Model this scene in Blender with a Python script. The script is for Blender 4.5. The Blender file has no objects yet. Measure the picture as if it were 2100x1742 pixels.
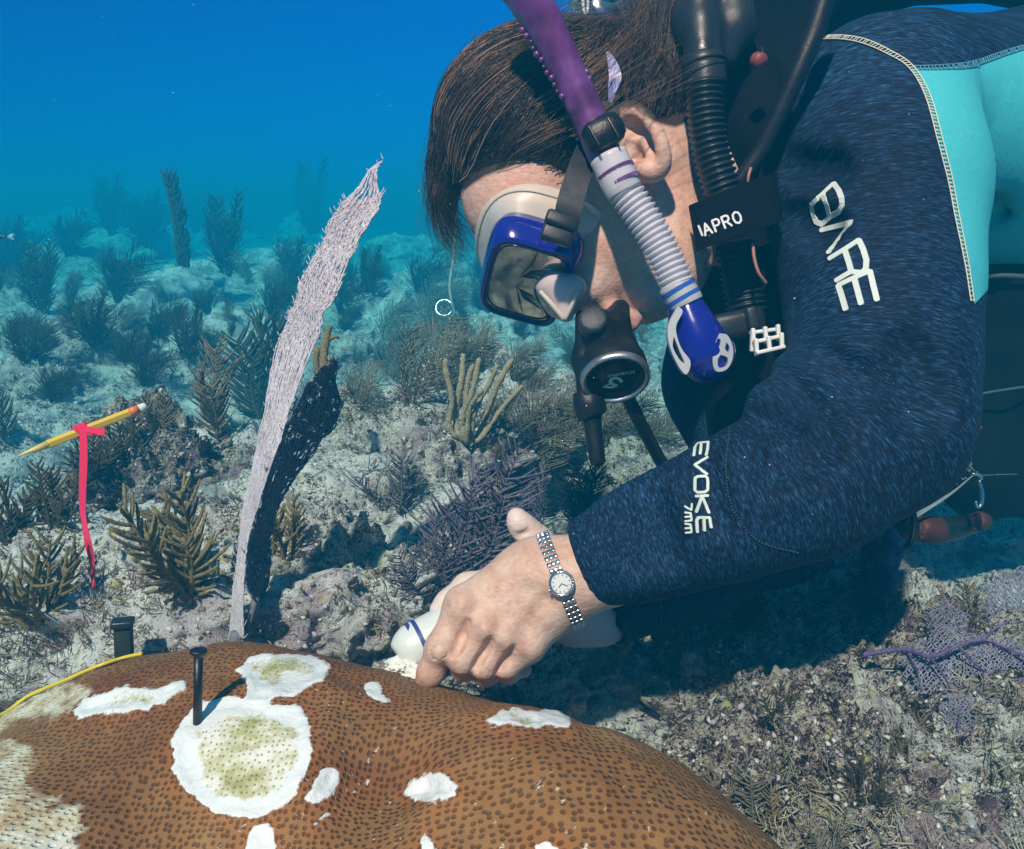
import bpy, math, random
import numpy as np
from mathutils import Vector, Matrix
from mathutils.bvhtree import BVHTree
rng = np.random.default_rng(7)
R = math.radians
S = bpy.context.scene
COL = S.collection
# ------------------------------------------------------------------ camera
F, CX, CY = 1648.0, 1050.0, 871.0          # focal length and centre in the 2100 px wide picture
PITCH = R(15); CP, SP = math.cos(PITCH), math.sin(PITCH)
CAMZ = 0.55
cam = bpy.data.cameras.new("camera"); camo = bpy.data.objects.new("camera", cam); COL.objects.link(camo)
camo.location = (0, 0, CAMZ); camo.rotation_euler = (R(90) - PITCH, 0, 0)
cam.angle = 2 * math.atan(CX / F); cam.clip_start = 0.02; cam.clip_end = 500
S.camera = camo
# ------------------------------------------------------------------ light
S.view_settings.view_transform = 'Standard'; S.view_settings.look = 'None'
S.view_settings.exposure = 0.64; S.view_settings.gamma = 1.0
SUN_EL, SUN_AZ = R(51), R(200)             # azimuth from +y clockwise: behind and left of the camera
sl = bpy.data.lights.new("sun", 'SUN'); sl.energy = 5.0; sl.angle = R(2.0); sl.color = (1.0, 0.56, 0.465)
so = bpy.data.objects.new("sun", sl); COL.objects.link(so)
sdir = Vector((math.sin(SUN_AZ) * math.cos(SUN_EL), math.cos(SUN_AZ) * math.cos(SUN_EL), math.sin(SUN_EL)))
so.rotation_euler = sdir.to_track_quat('Z', 'Y').to_euler(); so.location = sdir * 3
W = bpy.data.worlds.new("World"); S.world = W; W.use_nodes = True
nt = W.node_tree; nt.nodes.clear()
def nd(nt, t, **kw):
    n = nt.nodes.new(t)
    for k, v in kw.items():
        setattr(n, k, v)
    return n
out = nd(nt, 'ShaderNodeOutputWorld'); bg = nd(nt, 'ShaderNodeBackground'); bg.inputs[1].default_value = 0.82
tc = nd(nt, 'ShaderNodeTexCoord'); sep = nd(nt, 'ShaderNodeSeparateXYZ'); nt.links.new(tc.outputs['Generated'], sep.inputs[0])
mr = nd(nt, 'ShaderNodeMapRange'); mr.inputs[1].default_value = -0.5; mr.inputs[2].default_value = 1.0
nt.links.new(sep.outputs[2], mr.inputs[0])
rp = nd(nt, 'ShaderNodeValToRGB'); nt.links.new(mr.outputs[0], rp.inputs[0])
def ramp(n, stops):
    e = n.color_ramp.elements
    while len(e) > 1: e.remove(e[-1])
    for i, (p, c) in enumerate(stops):
        el = e[0] if i == 0 else e.new(p)
        el.position = p; el.color = (*c, 1)
# open water seen from below the surface: blue round the horizon, brighter overhead
ramp(rp, [(0.0, (0.004, 0.05, 0.08)), (0.30, (0.004, 0.17, 0.36)), (0.36, (0.0012, 0.155, 0.52)), (0.46, (0.0010, 0.105, 0.44)),
          (0.55, (0.001, 0.09, 0.40)), (0.70, (0.008, 0.13, 0.40)), (0.85, (0.06, 0.24, 0.36)), (1.0, (0.10, 0.28, 0.36))])
sky = nd(nt, 'ShaderNodeTexSky'); sky.sky_type = 'NISHITA'; sky.sun_disc = False
sky.sun_elevation = SUN_EL; sky.sun_rotation = SUN_AZ
fil = nd(nt, 'ShaderNodeMixRGB', blend_type='MULTIPLY'); fil.inputs[0].default_value = 1.0
fil.inputs[2].default_value = (0.0004, 0.0032, 0.006, 1)    # sky light filtered blue by the water above
nt.links.new(sky.outputs[0], fil.inputs[1])
ad = nd(nt, 'ShaderNodeMixRGB', blend_type='ADD'); ad.inputs[0].default_value = 1.0
nt.links.new(rp.outputs[0], ad.inputs[1]); nt.links.new(fil.outputs[0], ad.inputs[2])
# slightly brighter towards the light side of the water
dt = nd(nt, 'ShaderNodeVectorMath', operation='DOT_PRODUCT'); dt.inputs[1].default_value = (0.35, 0.93, 0.1)
nt.links.new(tc.outputs['Generated'], dt.inputs[0])
m2 = nd(nt, 'ShaderNodeMapRange'); m2.inputs[1].default_value = 0.4; m2.inputs[2].default_value = 1.0; m2.inputs[3].default_value = 0.62; m2.inputs[4].default_value = 1.12
nt.links.new(dt.outputs['Value'], m2.inputs[0])
ml = nd(nt, 'ShaderNodeMixRGB', blend_type='MULTIPLY'); ml.inputs[0].default_value = 1.0
nt.links.new(ad.outputs[0], ml.inputs[1]); nt.links.new(m2.outputs[0], ml.inputs[2])
nt.links.new(ml.outputs[0], bg.inputs[0]); nt.links.new(bg.outputs[0], out.inputs[0])
cy = S.cycles
cy.max_bounces = 8; cy.diffuse_bounces = 3; cy.glossy_bounces = 3; cy.transmission_bounces = 8; cy.transparent_max_bounces = 12
cy.volume_bounces = 0; cy.use_denoising = True; cy.use_adaptive_sampling = True; cy.adaptive_threshold = 0.015
cy.caustics_reflective = False; cy.caustics_refractive = False
# ------------------------------------------------------------------ frames: camera space (right, up, depth) <-> world
def c2w(c):
    c = np.asarray(c, float).reshape(-1, 3)
    return np.stack([c[:, 0], c[:, 2] * CP + c[:, 1] * SP, CAMZ + c[:, 1] * CP - c[:, 2] * SP], 1)
def w2c(w):
    w = np.asarray(w, float).reshape(-1, 3); z = w[:, 2] - CAMZ
    return np.stack([w[:, 0], w[:, 1] * SP + z * CP, w[:, 1] * CP - z * SP], 1)
def c2p(c):
    return np.stack([CX + c[:, 0] / c[:, 2] * F, CY - c[:, 1] / c[:, 2] * F], 1)
def C(px, py, d):                     # measured direction + distance -> camera space
    return np.array([(px - CX) / F * d, (CY - py) / F * d, d])
def Wp(px, py, d):
    return Vector(c2w(C(px, py, d))[0])
def Cs(pts):                          # list of (px, py, d)
    return np.array([C(*p[:3]) for p in pts])
# ------------------------------------------------------------------ noise
def _h(ix, iy, iz, s):
    h = (ix * 374761393 + iy * 668265263 + iz * 2147483647 + s * 1274126177) & 0xffffffff
    h = ((h ^ (h >> 13)) * 1274126177) & 0xffffffff
    h = ((h ^ (h >> 16)) * 2246822519) & 0xffffffff
    return ((h ^ (h >> 15)) & 0xffff) / 32767.5 - 1.0
def noise(p, s=0):
    p = np.asarray(p, float); i = np.floor(p).astype(np.int64); f = p - i; u = f * f * f * (f * (f * 6 - 15) + 10)
    r = 0
    for dx in (0, 1):
        wx = u[:, 0] if dx else 1 - u[:, 0]
        for dy in (0, 1):
            wy = u[:, 1] if dy else 1 - u[:, 1]
            for dz in (0, 1):
                wz = u[:, 2] if dz else 1 - u[:, 2]
                r = r + _h(i[:, 0] + dx, i[:, 1] + dy, i[:, 2] + dz, s) * wx * wy * wz
    return r
def fbm(p, o=4, s=0, g=0.5):
    r = 0; a = 1
    for k in range(o):
        r = r + a * noise(p * (2.03 ** k) + k * 17.3, s + k); a *= g
    return r
def ridged(p, o=4, s=0):
    r = 0; a = 1
    for k in range(o):
        r = r + a * (1 - 2 * np.abs(noise(p * (2.1 ** k) + k * 9.1, s + k))); a *= 0.5
    return r
# ------------------------------------------------------------------ meshes and objects
def me_from(name, v, f, smooth=True):
    me = bpy.data.meshes.new(name)
    v = np.asarray(v, np.float32)
    if isinstance(f, np.ndarray):
        n, k = f.shape
        me.vertices.add(len(v)); me.vertices.foreach_set('co', v.ravel())
        me.loops.add(n * k); me.loops.foreach_set('vertex_index', f.astype(np.int32).ravel())
        me.polygons.add(n); me.polygons.foreach_set('loop_start', np.arange(0, n * k, k, dtype=np.int32))
        me.update(calc_edges=True)
    else:
        me.from_pydata([tuple(x) for x in v], [], [tuple(int(i) for i in q) for q in f])
    me.validate()
    if smooth and len(me.polygons):
        me.polygons.foreach_set('use_smooth', np.ones(len(me.polygons), bool))
    me.update()
    return me
def attr(me, name, data, typ='FLOAT'):
    a = me.attributes.new(name, typ, 'POINT')
    a.data.foreach_set('value' if typ == 'FLOAT' else 'vector', np.asarray(data, np.float32).ravel())
def put(name, me, m, parent=None, label=None, cat=None, group=None, kind=None):
    o = bpy.data.objects.new(name, me); COL.objects.link(o)
    if m is not None and me is not None:
        for mm in (m if isinstance(m, (list, tuple)) else [m]): me.materials.append(mm)
    if parent is not None:
        o.parent = parent; o.matrix_parent_inverse = parent.matrix_world.inverted()
    tag(o, label, cat, group, kind)
    return o
def tag(o, label=None, cat=None, group=None, kind=None):
    if label: o['label'] = label
    if cat: o['category'] = cat
    if group: o['group'] = group
    if kind: o['kind'] = kind
    return o
def thing(name, loc, label, cat, group=None):
    o = bpy.data.objects.new(name, None); COL.objects.link(o); o.location = loc; o.empty_display_size = 0.05
    bpy.context.view_layer.update()
    return tag(o, label, cat, group)
class MB:                                  # collects shapes into one mesh
    def __init__(s): s.v = []; s.f = []; s.n = 0
    def add(s, v, f):
        v = np.asarray(v, float); s.v.append(v); n = s.n
        s.f += [tuple(int(i) + n for i in q) for q in f]; s.n += len(v); return s
    def me(s, name, smooth=True):
        return me_from(name, np.concatenate(s.v), s.f, smooth)
    def tube(s, p, r, k=8, cap=True, flat=1.0, up=None):
        p = np.asarray(p, float); n = len(p); r = np.broadcast_to(np.asarray(r, float), (n,))
        t = np.gradient(p, axis=0); t /= np.linalg.norm(t, axis=1)[:, None] + 1e-12
        u = np.array(up if up is not None else ([0, 0, 1.] if abs(t[0][2]) < .9 else [1., 0, 0]), float)
        V = []
        for i in range(n):
            u = u - t[i] * u.dot(t[i]); u /= np.linalg.norm(u) + 1e-12
            w = np.cross(t[i], u)
            a = np.arange(k) * 2 * math.pi / k
            V.append(p[i] + r[i] * (np.cos(a)[:, None] * u * flat + np.sin(a)[:, None] * w))
        V = np.concatenate(V)
        fs = [(i * k + j, i * k + (j + 1) % k, (i + 1) * k + (j + 1) % k, (i + 1) * k + j) for i in range(n - 1) for j in range(k)]
        if cap:
            V = np.concatenate([V, p[:1], p[-1:]]); a, b = n * k, n * k + 1
            fs += [(a, (j + 1) % k, j) for j in range(k)] + [(b, (n - 1) * k + j, (n - 1) * k + (j + 1) % k) for j in range(k)]
        return s.add(V, fs)
    def lathe(s, prof, M, k=32):           # prof: list of (radius, height) turned round local z, M: 4x4
        V = []; n = len(prof)
        for (r, z) in prof:
            for j in range(k):
                a = 2 * math.pi * j / k; V.append(M @ Vector((r * math.cos(a), r * math.sin(a), z)))
        fs = [(i * k + j, i * k + (j + 1) % k, (i + 1) * k + (j + 1) % k, (i + 1) * k + j) for i in range(n - 1) for j in range(k)]
        return s.add(V, fs)
    def box(s, M, sx, sy, sz, b=0.15):     # bevelled box, half sizes
        bm = bmesh.new(); bmesh.ops.create_cube(bm, size=2)
        bmesh.ops.scale(bm, vec=(sx, sy, sz), verts=bm.verts)
        if b: bmesh.ops.bevel(bm, geom=bm.edges[:], offset=min(sx, sy, sz) * b * 2, segments=3, affect='EDGES', profile=0.5)
        bm.verts.index_update(); v = [M @ x.co for x in bm.verts]; f = [[q.index for q in p.verts] for p in bm.faces]; bm.free()
        return s.add(v, f)
import bmesh
def frame(o, z, x=None):                   # 4x4 with local z along z and x near x
    z = Vector(z).normalized(); x = Vector(x if x is not None else ((0, 0, 1) if abs(z.z) < .9 else (1, 0, 0)))
    x = (x - z * x.dot(z)).normalized(); y = z.cross(x)
    M = Matrix((x, y, z)).transposed().to_4x4(); M.translation = Vector(o); return M
def spline(pts, n):                        # Catmull-Rom through rows of any width
    P = np.asarray(pts, float); P = np.concatenate([2 * P[:1] - P[1:2], P, 2 * P[-1:] - P[-2:-1]])
    m = len(P) - 3; t = np.linspace(0, m - 1e-9, n); i = t.astype(int); u = (t - i)[:, None]
    a, b, c, d = P[i], P[i + 1], P[i + 2], P[i + 3]
    return .5 * (2 * b + (c - a) * u + (2 * a - 5 * b + 4 * c - d) * u ** 2 + (3 * b - a - 3 * c + d) * u ** 3)
# ------------------------------------------------------------------ signed distance sculpting (camera space) + surface nets
def smin(a, b, k):
    if k <= 0: return np.minimum(a, b)
    h = np.maximum(k - np.abs(a - b), 0) / k
    return np.minimum(a, b) - h * h * k * .25
class Sculpt:
    def __init__(s, lo, hi, h):
        s.lo = np.array(lo, float); s.h = h; s.n = np.ceil((np.array(hi) - s.lo) / h).astype(int) + 1
        s.ax = [(s.lo[i] + h * np.arange(s.n[i])).astype(np.float32) for i in range(3)]
        s.f = np.full(s.n, 1.0, np.float32)
    def _box(s, lo, hi):
        a = np.clip(np.floor((np.array(lo) - s.lo) / s.h).astype(int), 0, s.n); b = np.clip(np.ceil((np.array(hi) - s.lo) / s.h).astype(int) + 1, 0, s.n)
        if (b <= a).any(): return None
        return tuple(slice(a[i], b[i]) for i in range(3))
    def apply(s, lo, hi, fn, k, mode):
        m = k * 1.2 + 4 * s.h
        sl = s._box(np.array(lo) - m, np.array(hi) + m)
        if sl is None: return s
        x = s.ax[0][sl[0]][:, None, None]; y = s.ax[1][sl[1]][None, :, None]; z = s.ax[2][sl[2]][None, None, :]
        d = fn(x, y, z).astype(np.float32); cur = s.f[sl]
        s.f[sl] = smin(cur, d, k) if mode == '+' else -smin(-cur, d, k)
        return s
    def cone(s, a, b, ra, rb, k=.01, mode='+', sq=None):
        a = np.asarray(a, float); b = np.asarray(b, float); ab = b - a; L = ab.dot(ab) + 1e-12
        def fn(x, y, z):
            px, py, pz = x - a[0], y - a[1], z - a[2]
            t = np.clip((px * ab[0] + py * ab[1] + pz * ab[2]) / L, 0, 1)
            qx, qy, qz = px - t * ab[0], py - t * ab[1], pz - t * ab[2]
            r2 = qx * qx + qy * qy + qz * qz
            if sq is not None:                    # flatten along a direction
                n, q = sq; e = qx * n[0] + qy * n[1] + qz * n[2]; r2 = r2 + e * e * (1 / (q * q) - 1)
            return np.sqrt(r2) - (ra + t * (rb - ra))
        rm = max(ra, rb); return s.apply(np.minimum(a, b) - rm, np.maximum(a, b) + rm, fn, k, mode)
    def chain(s, pts, k=.01, mode='+', sq=None):  # (px, py, d, r px)
        c = Cs(pts); r = [p[3] / F * p[2] for p in pts]
        for i in range(len(pts) - 1): s.cone(c[i], c[i + 1], r[i], r[i + 1], k, mode, sq)
        return s
    def ell(s, c, axes, rad, k=.01, mode='+'):
        c = np.asarray(c, float); A = np.asarray(axes, float); A = A / np.linalg.norm(A, axis=1)[:, None]; rad = np.asarray(rad, float)
        def fn(x, y, z):
            p = (x - c[0], y - c[1], z - c[2]); q0 = 0; q1 = 0
            for i in range(3):
                e = p[0] * A[i, 0] + p[1] * A[i, 1] + p[2] * A[i, 2]
                q0 = q0 + (e / rad[i]) ** 2; q1 = q1 + (e / rad[i] ** 2) ** 2
            k0 = np.sqrt(q0); return k0 * (k0 - 1) / (np.sqrt(q1) + 1e-9)
        m = rad.max(); return s.apply(c - m, c + m, fn, k, mode)
    def ball(s, p, k=.01, mode='+'):              # (px, py, d, r px)
        c = C(*p[:3]); r = p[3] / F * p[2]; return s.cone(c, c + 1e-5, r, r, k, mode)
    def cut(s, p, n, k=0.0, box=None):            # keep the side the normal points away from
        p = np.asarray(p, float); n = np.asarray(n, float); n = n / np.linalg.norm(n)
        lo, hi = box if box is not None else (s.lo, s.lo + s.h * s.n)
        sl = s._box(lo, hi)
        x = s.ax[0][sl[0]][:, None, None]; y = s.ax[1][sl[1]][None, :, None]; z = s.ax[2][sl[2]][None, None, :]
        d = ((x - p[0]) * n[0] + (y - p[1]) * n[1] + (z - p[2]) * n[2]).astype(np.float32)
        s.f[sl] = -smin(-s.f[sl], -d + 0 * s.f[sl], k); return s
    def depth(s, px, py, d0=.4, d1=1.4):          # where the ray through a direction meets the sculpted surface
        ds = np.arange(d0, d1, s.h * .5); c = np.stack([(px - CX) / F * ds, (CY - py) / F * ds, ds], 1); i = np.rint((c - s.lo) / s.h).astype(int)
        ok = ((i >= 0) & (i < s.n)).all(1); i = i[ok]; f = s.f[i[:, 0], i[:, 1], i[:, 2]]; w = np.where(f < 0)[0]
        return float(ds[ok][w[0]]) if len(w) else None
    def crease(s, pts, r, k, sink=0.0, mode='-'):  # a fold drawn on the surface: (px, py) points
        P = spline(pts, max(3, len(pts) * 4)); c = [(p, s.depth(*p)) for p in P]; c = [C(p[0], p[1], d + sink) for p, d in c if d is not None]
        for i in range(len(c) - 1):
            if abs(c[i][2] - c[i + 1][2]) < .03:
                t = math.sin(math.pi * (i + .7) / (len(c) + .4)); s.cone(c[i], c[i + 1], r * (.35 + .65 * t), r * (.35 + .65 * t), k, mode)
        return s
    def mesh(s, smooth=2):
        f = s.f.copy()
        f[[0, -1]] = np.maximum(f[[0, -1]], s.h * .3); f[:, [0, -1]] = np.maximum(f[:, [0, -1]], s.h * .3); f[:, :, [0, -1]] = np.maximum(f[:, :, [0, -1]], s.h * .3)
        nx, ny, nz = f.shape; ins = f < 0
        cnt = sum(ins[dx:nx - 1 + dx, dy:ny - 1 + dy, dz:nz - 1 + dz].astype(np.int8) for dx in (0, 1) for dy in (0, 1) for dz in (0, 1))
        act = (cnt > 0) & (cnt < 8); idx = np.argwhere(act); ident = np.full(act.shape, -1, np.int32); ident[act] = np.arange(len(idx))
        corn = {(dx, dy, dz): f[idx[:, 0] + dx, idx[:, 1] + dy, idx[:, 2] + dz] for dx in (0, 1) for dy in (0, 1) for dz in (0, 1)}
        acc = np.zeros((len(idx), 3)); num = np.zeros(len(idx))
        for a in corn:
            for ax in range(3):
                if a[ax]: continue
                b = list(a); b[ax] = 1; b = tuple(b); f0, f1 = corn[a], corn[b]; m = (f0 < 0) != (f1 < 0)
                t = np.where(m, f0 / np.where(m, f0 - f1, 1), 0)
                p = np.tile(np.array(a, float), (len(idx), 1)); p[:, ax] = t
                acc += p * m[:, None]; num += m
        v = s.lo + s.h * (idx + acc / num[:, None]); q = []
        for ax in range(3):
            o1, o2 = [i for i in range(3) if i != ax]
            A = [slice(None)] * 3; B = [slice(None)] * 3; A[ax] = slice(0, -1); B[ax] = slice(1, None)
            fa, fb = ins[tuple(A)], ins[tuple(B)]; e = np.argwhere(fa != fb)
            e = e[(e[:, o1] > 0) & (e[:, o2] > 0) & (e[:, o1] < f.shape[o1] - 1) & (e[:, o2] < f.shape[o2] - 1)]
            def cell(d1, d2):
                c = e.copy(); c[:, o1] -= d1; c[:, o2] -= d2; return ident[c[:, 0], c[:, 1], c[:, 2]]
            Q = np.stack([cell(1, 1), cell(0, 1), cell(0, 0), cell(1, 0)], 1); flip = fa[e[:, 0], e[:, 1], e[:, 2]]
            if ax == 1: flip = ~flip
            Q[~flip] = Q[~flip][:, ::-1]; q.append(Q)
        q = np.concatenate(q); q = q[(q >= 0).all(1)]
        for _ in range(smooth):                   # light Laplacian smoothing
            acc = np.zeros_like(v); n = np.zeros(len(v))
            for i in range(4):
                for j in ((i + 1) % 4, (i - 1) % 4):
                    np.add.at(acc, q[:, i], v[q[:, j]]); np.add.at(n, q[:, i], 1)
            v = v * .5 + .5 * acc / np.maximum(n, 1)[:, None]
        return v, q[:, ::-1]                      # camera space is left-handed against the world
def normals(v, q):
    n = np.cross(v[q[:, 2]] - v[q[:, 0]], v[q[:, 3]] - v[q[:, 1]]) if q.shape[1] == 4 else np.cross(v[q[:, 1]] - v[q[:, 0]], v[q[:, 2]] - v[q[:, 0]])
    N = np.zeros_like(v)
    for i in range(q.shape[1]): np.add.at(N, q[:, i], n)
    return N / (np.linalg.norm(N, axis=1)[:, None] + 1e-12)
def poly_sd(P, poly):                             # signed distance (negative inside), px
    poly = np.asarray(poly, float); d = np.full(len(P), 1e9); ins = np.zeros(len(P), bool); n = len(poly)
    for i in range(n):
        a, b = poly[i], poly[(i + 1) % n]; e = b - a; w = P - a
        t = np.clip((w @ e) / (e @ e + 1e-9), 0, 1); d = np.minimum(d, np.linalg.norm(w - t[:, None] * e, axis=1))
        c = ((a[1] <= P[:, 1]) & (b[1] > P[:, 1])) | ((b[1] <= P[:, 1]) & (a[1] > P[:, 1]))
        if abs(b[1] - a[1]) > 1e-9: ins ^= c & (P[:, 0] < a[0] + (P[:, 1] - a[1]) / (b[1] - a[1]) * (b[0] - a[0]))
    return np.where(ins, -d, d)
# ------------------------------------------------------------------ materials
class Mt:
    def __init__(s, name):
        s.m = bpy.data.materials.new(name); s.m.use_nodes = True; s.t = s.m.node_tree
        s.b = s.t.nodes['Principled BSDF']; s.tc = None
    def set(s, **k):
        for n, v in k.items():
            i = s.b.inputs[{'col': 'Base Color', 'rough': 'Roughness', 'metal': 'Metallic', 'trans': 'Transmission Weight', 'ior': 'IOR', 'spec': 'Specular IOR Level',
                            'sss': 'Subsurface Weight', 'sssr': 'Subsurface Radius', 'ssss': 'Subsurface Scale', 'nor': 'Normal', 'sheen': 'Sheen Weight', 'alpha': 'Alpha', 'coat': 'Coat Weight'}[n]]
            if hasattr(v, 'is_output') or isinstance(v, bpy.types.NodeSocket): s.t.links.new(v, i)
            elif n in ('col',): i.default_value = (*v, 1)
            else: i.default_value = v
        return s
    def coord(s, kind='Object'):
        if s.tc is None: s.tc = nd(s.t, 'ShaderNodeTexCoord')
        return s.tc.outputs[kind]
    def at(s, name, out='Vector'):
        n = nd(s.t, 'ShaderNodeAttribute', attribute_name=name); return n.outputs[out]
    def noise(s, sc, det=4, rough=.55, vec=None, dist=0):
        n = nd(s.t, 'ShaderNodeTexNoise'); n.inputs['Scale'].default_value = sc; n.inputs['Detail'].default_value = det; n.inputs['Roughness'].default_value = rough; n.inputs['Distortion'].default_value = dist
        s.t.links.new(vec or s.coord(), n.inputs['Vector']); return n.outputs['Fac']
    def vor(s, sc, feat='F1', out='Distance', vec=None, rnd=1, dim='3D'):
        n = nd(s.t, 'ShaderNodeTexVoronoi', feature=feat, voronoi_dimensions=dim); n.inputs['Scale'].default_value = sc; n.inputs['Randomness'].default_value = rnd
        s.t.links.new(vec or s.coord(), n.inputs['Vector']); return n.outputs[out]
    def map(s, v, scale=(1, 1, 1), rot=(0, 0, 0), loc=(0, 0, 0)):
        n = nd(s.t, 'ShaderNodeMapping'); n.inputs['Scale'].default_value = scale; n.inputs['Rotation'].default_value = rot; n.inputs['Location'].default_value = loc
        s.t.links.new(v, n.inputs['Vector']); return n.outputs[0]
    def ramp(s, v, *stops):
        n = nd(s.t, 'ShaderNodeValToRGB'); ramp(n, stops); s.t.links.new(v, n.inputs[0]); return n.outputs[0]
    def rng(s, v, a, b, c=0., d=1., smooth=False):
        n = nd(s.t, 'ShaderNodeMapRange'); n.interpolation_type = 'SMOOTHSTEP' if smooth else 'LINEAR'
        s.t.links.new(v, n.inputs[0])
        for i, x in enumerate((a, b, c, d)): n.inputs[i + 1].default_value = x
        return n.outputs[0]
    def math(s, op, a, b=0.0):
        n = nd(s.t, 'ShaderNodeMath', operation=op)
        for i, x in enumerate((a, b)):
            if isinstance(x, bpy.types.NodeSocket): s.t.links.new(x, n.inputs[i])
            else: n.inputs[i].default_value = x
        return n.outputs[0]
    def mix(s, f, a, b, mode='MIX'):
        n = nd(s.t, 'ShaderNodeMixRGB', blend_type=mode)
        for i, x in enumerate((f, a, b)):
            if isinstance(x, bpy.types.NodeSocket): s.t.links.new(x, n.inputs[i])
            elif i == 0: n.inputs[0].default_value = x
            else: n.inputs[i].default_value = (*x, 1)
        return n.outputs[0]
    def bump(s, h, dist=.002, st=1.0, nor=None):
        n = nd(s.t, 'ShaderNodeBump'); n.inputs['Distance'].default_value = dist; n.inputs['Strength'].default_value = st
        s.t.links.new(h, n.inputs['Height'])
        if nor is not None: s.t.links.new(nor, n.inputs['Normal'])
        return n.outputs[0]
def plain(name, col, rough=.5, metal=0., var=.25, sc=60, bump=.0006, spec=.5):
    m = Mt(name); n = m.noise(sc, 5); c = m.mix(n, tuple(x * (1 - var) for x in col), tuple(min(1, x * (1 + var)) for x in col))
    m.set(col=c, rough=m.rng(m.noise(sc * .6, 3), .3, .7, max(.02, rough - .1), min(1, rough + .12)), metal=metal, spec=spec)
    if bump: m.set(nor=m.bump(m.noise(sc * 6, 3), bump, .5))
    return m.m
# ================================================================== rock and seabed materials
def rock_material(name, pale, mid, dark, turf, patch=14, thr=0.0):
    m = Mt(name); v = m.coord('Object')
    big = m.noise(patch, 3, .6, dist=.6); med = m.noise(patch * 4.5, 5, .62, dist=.4); fine = m.noise(patch * 17, 4, .7); grain = m.noise(patch * 52, 3, .75)
    k = m.math('ADD', m.math('MULTIPLY', big, .5), m.math('MULTIPLY', med, .5))
    k = m.math('ADD', k, m.math('MULTIPLY', m.math('SUBTRACT', fine, .5), .75)); k = m.math('ADD', k, m.math('MULTIPLY', m.math('SUBTRACT', grain, .5), .85))
    k = m.math('ADD', m.math('MULTIPLY', m.math('SUBTRACT', k, .47), 1.75), .47)
    c = m.ramp(k, (.17 + thr, dark), (.28 + thr, tuple(d * .6 + t * .4 for d, t in zip(dark, turf))), (.345 + thr, turf), (.40 + thr, mid), (.49 + thr, pale), (.75, tuple(min(.85, p * 1.12) for p in pale)))
    pur = m.rng(m.noise(patch * .7, 4, .6, dist=1.0), .51, .64)
    c = m.mix(m.math('MULTIPLY', pur, .70), c, m.mix(med, (.12, .035, .06), (.56, .38, .50)))
    yel = m.rng(m.vor(patch * 3.2), .26, .12)
    c = m.mix(m.math('MULTIPLY', yel, m.rng(med, .44, .56)), c, (.62, .56, .26))
    pit = m.rng(m.vor(patch * 9), .0, .28)
    c = m.mix(m.math('MULTIPLY', m.math('SUBTRACT', 1., pit), m.rng(big, .40, .60, .85, .15)), c, dark)
    sp = m.rng(fine, .66, .74)
    c = m.mix(m.math('MULTIPLY', sp, .8), c, (.80, .78, .74))
    hgt = m.math('ADD', m.math('MULTIPLY', med, .6), m.math('MULTIPLY', fine, .5))
    hgt = m.math('ADD', hgt, m.math('MULTIPLY', pit, .35)); hgt = m.math('ADD', hgt, m.math('MULTIPLY', grain, .35))
    m.set(col=c, rough=.85, spec=.25, nor=m.bump(hgt, .012, .9))
    return m.m
M_ROCK = rock_material('encrusted_rock', (.76, .73, .69), (.50, .45, .43), (.028, .020, .022), (.20, .155, .13), 13, .035)
M_ROCKW = rock_material('pale_rock', (.84, .82, .79), (.68, .65, .62), (.06, .05, .045), (.34, .30, .25), 10)
M_ROCKD = rock_material('dark_rock', (.62, .57, .50), (.30, .20, .19), (.012, .010, .012), (.11, .055, .055), 15, .13)
M_BED = rock_material('reef_ground', (.76, .74, .70), (.44, .39, .36), (.020, .016, .016), (.13, .09, .08), 11)
# ================================================================== seabed: one sheet out to the edge of sight
def hbed(x, y):
    p = np.stack([x, y, 0 * x], 1)
    far = np.clip((y - 1.0) / 3, 0, 1)
    h = -.50 + .035 * fbm(p * 1.9 + 3, 4, 11) + (.06 * far) * fbm(p * .55 + 9, 4, 21) - .008 * np.clip(y - 1, 0, 9)
    h = h + .024 * ridged(p * 7, 4, 31) + .010 * fbm(p * 30, 3, 41) + .012 * ridged(p * 15 + .2 * fbm(p * 9, 2, 61)[:, None], 2, 62)
    h = h + .045 * far * ridged(p * 1.3 + 4, 3, 51)
    return h
ny, nx = 620, 520
yy = np.concatenate([np.linspace(-1.5, .3, 20)[:-1], .3 * (70 / .3) ** np.linspace(0, 1, ny - 19)])
uu = np.linspace(-1, 1, nx); uu = uu * .75 + .25 * uu ** 3
X = (uu[None] * (1.5 + .95 * np.maximum(yy, 0))[:, None]); Y = np.repeat(yy[:, None], nx, 1)
hz = hbed(X.ravel(), Y.ravel()) + CAMZ
v = np.stack([X.ravel(), Y.ravel(), hz], 1)
ii = np.arange((len(yy) - 1) * nx).reshape(-1, nx)[:, :-1].ravel()
put('seabed', me_from('seabed', v, np.stack([ii, ii + 1, ii + nx + 1, ii + nx], 1)), M_BED, kind='structure')
def floor_z(x, y): return float(hbed(np.array([x]), np.array([y]))[0]) + CAMZ
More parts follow.
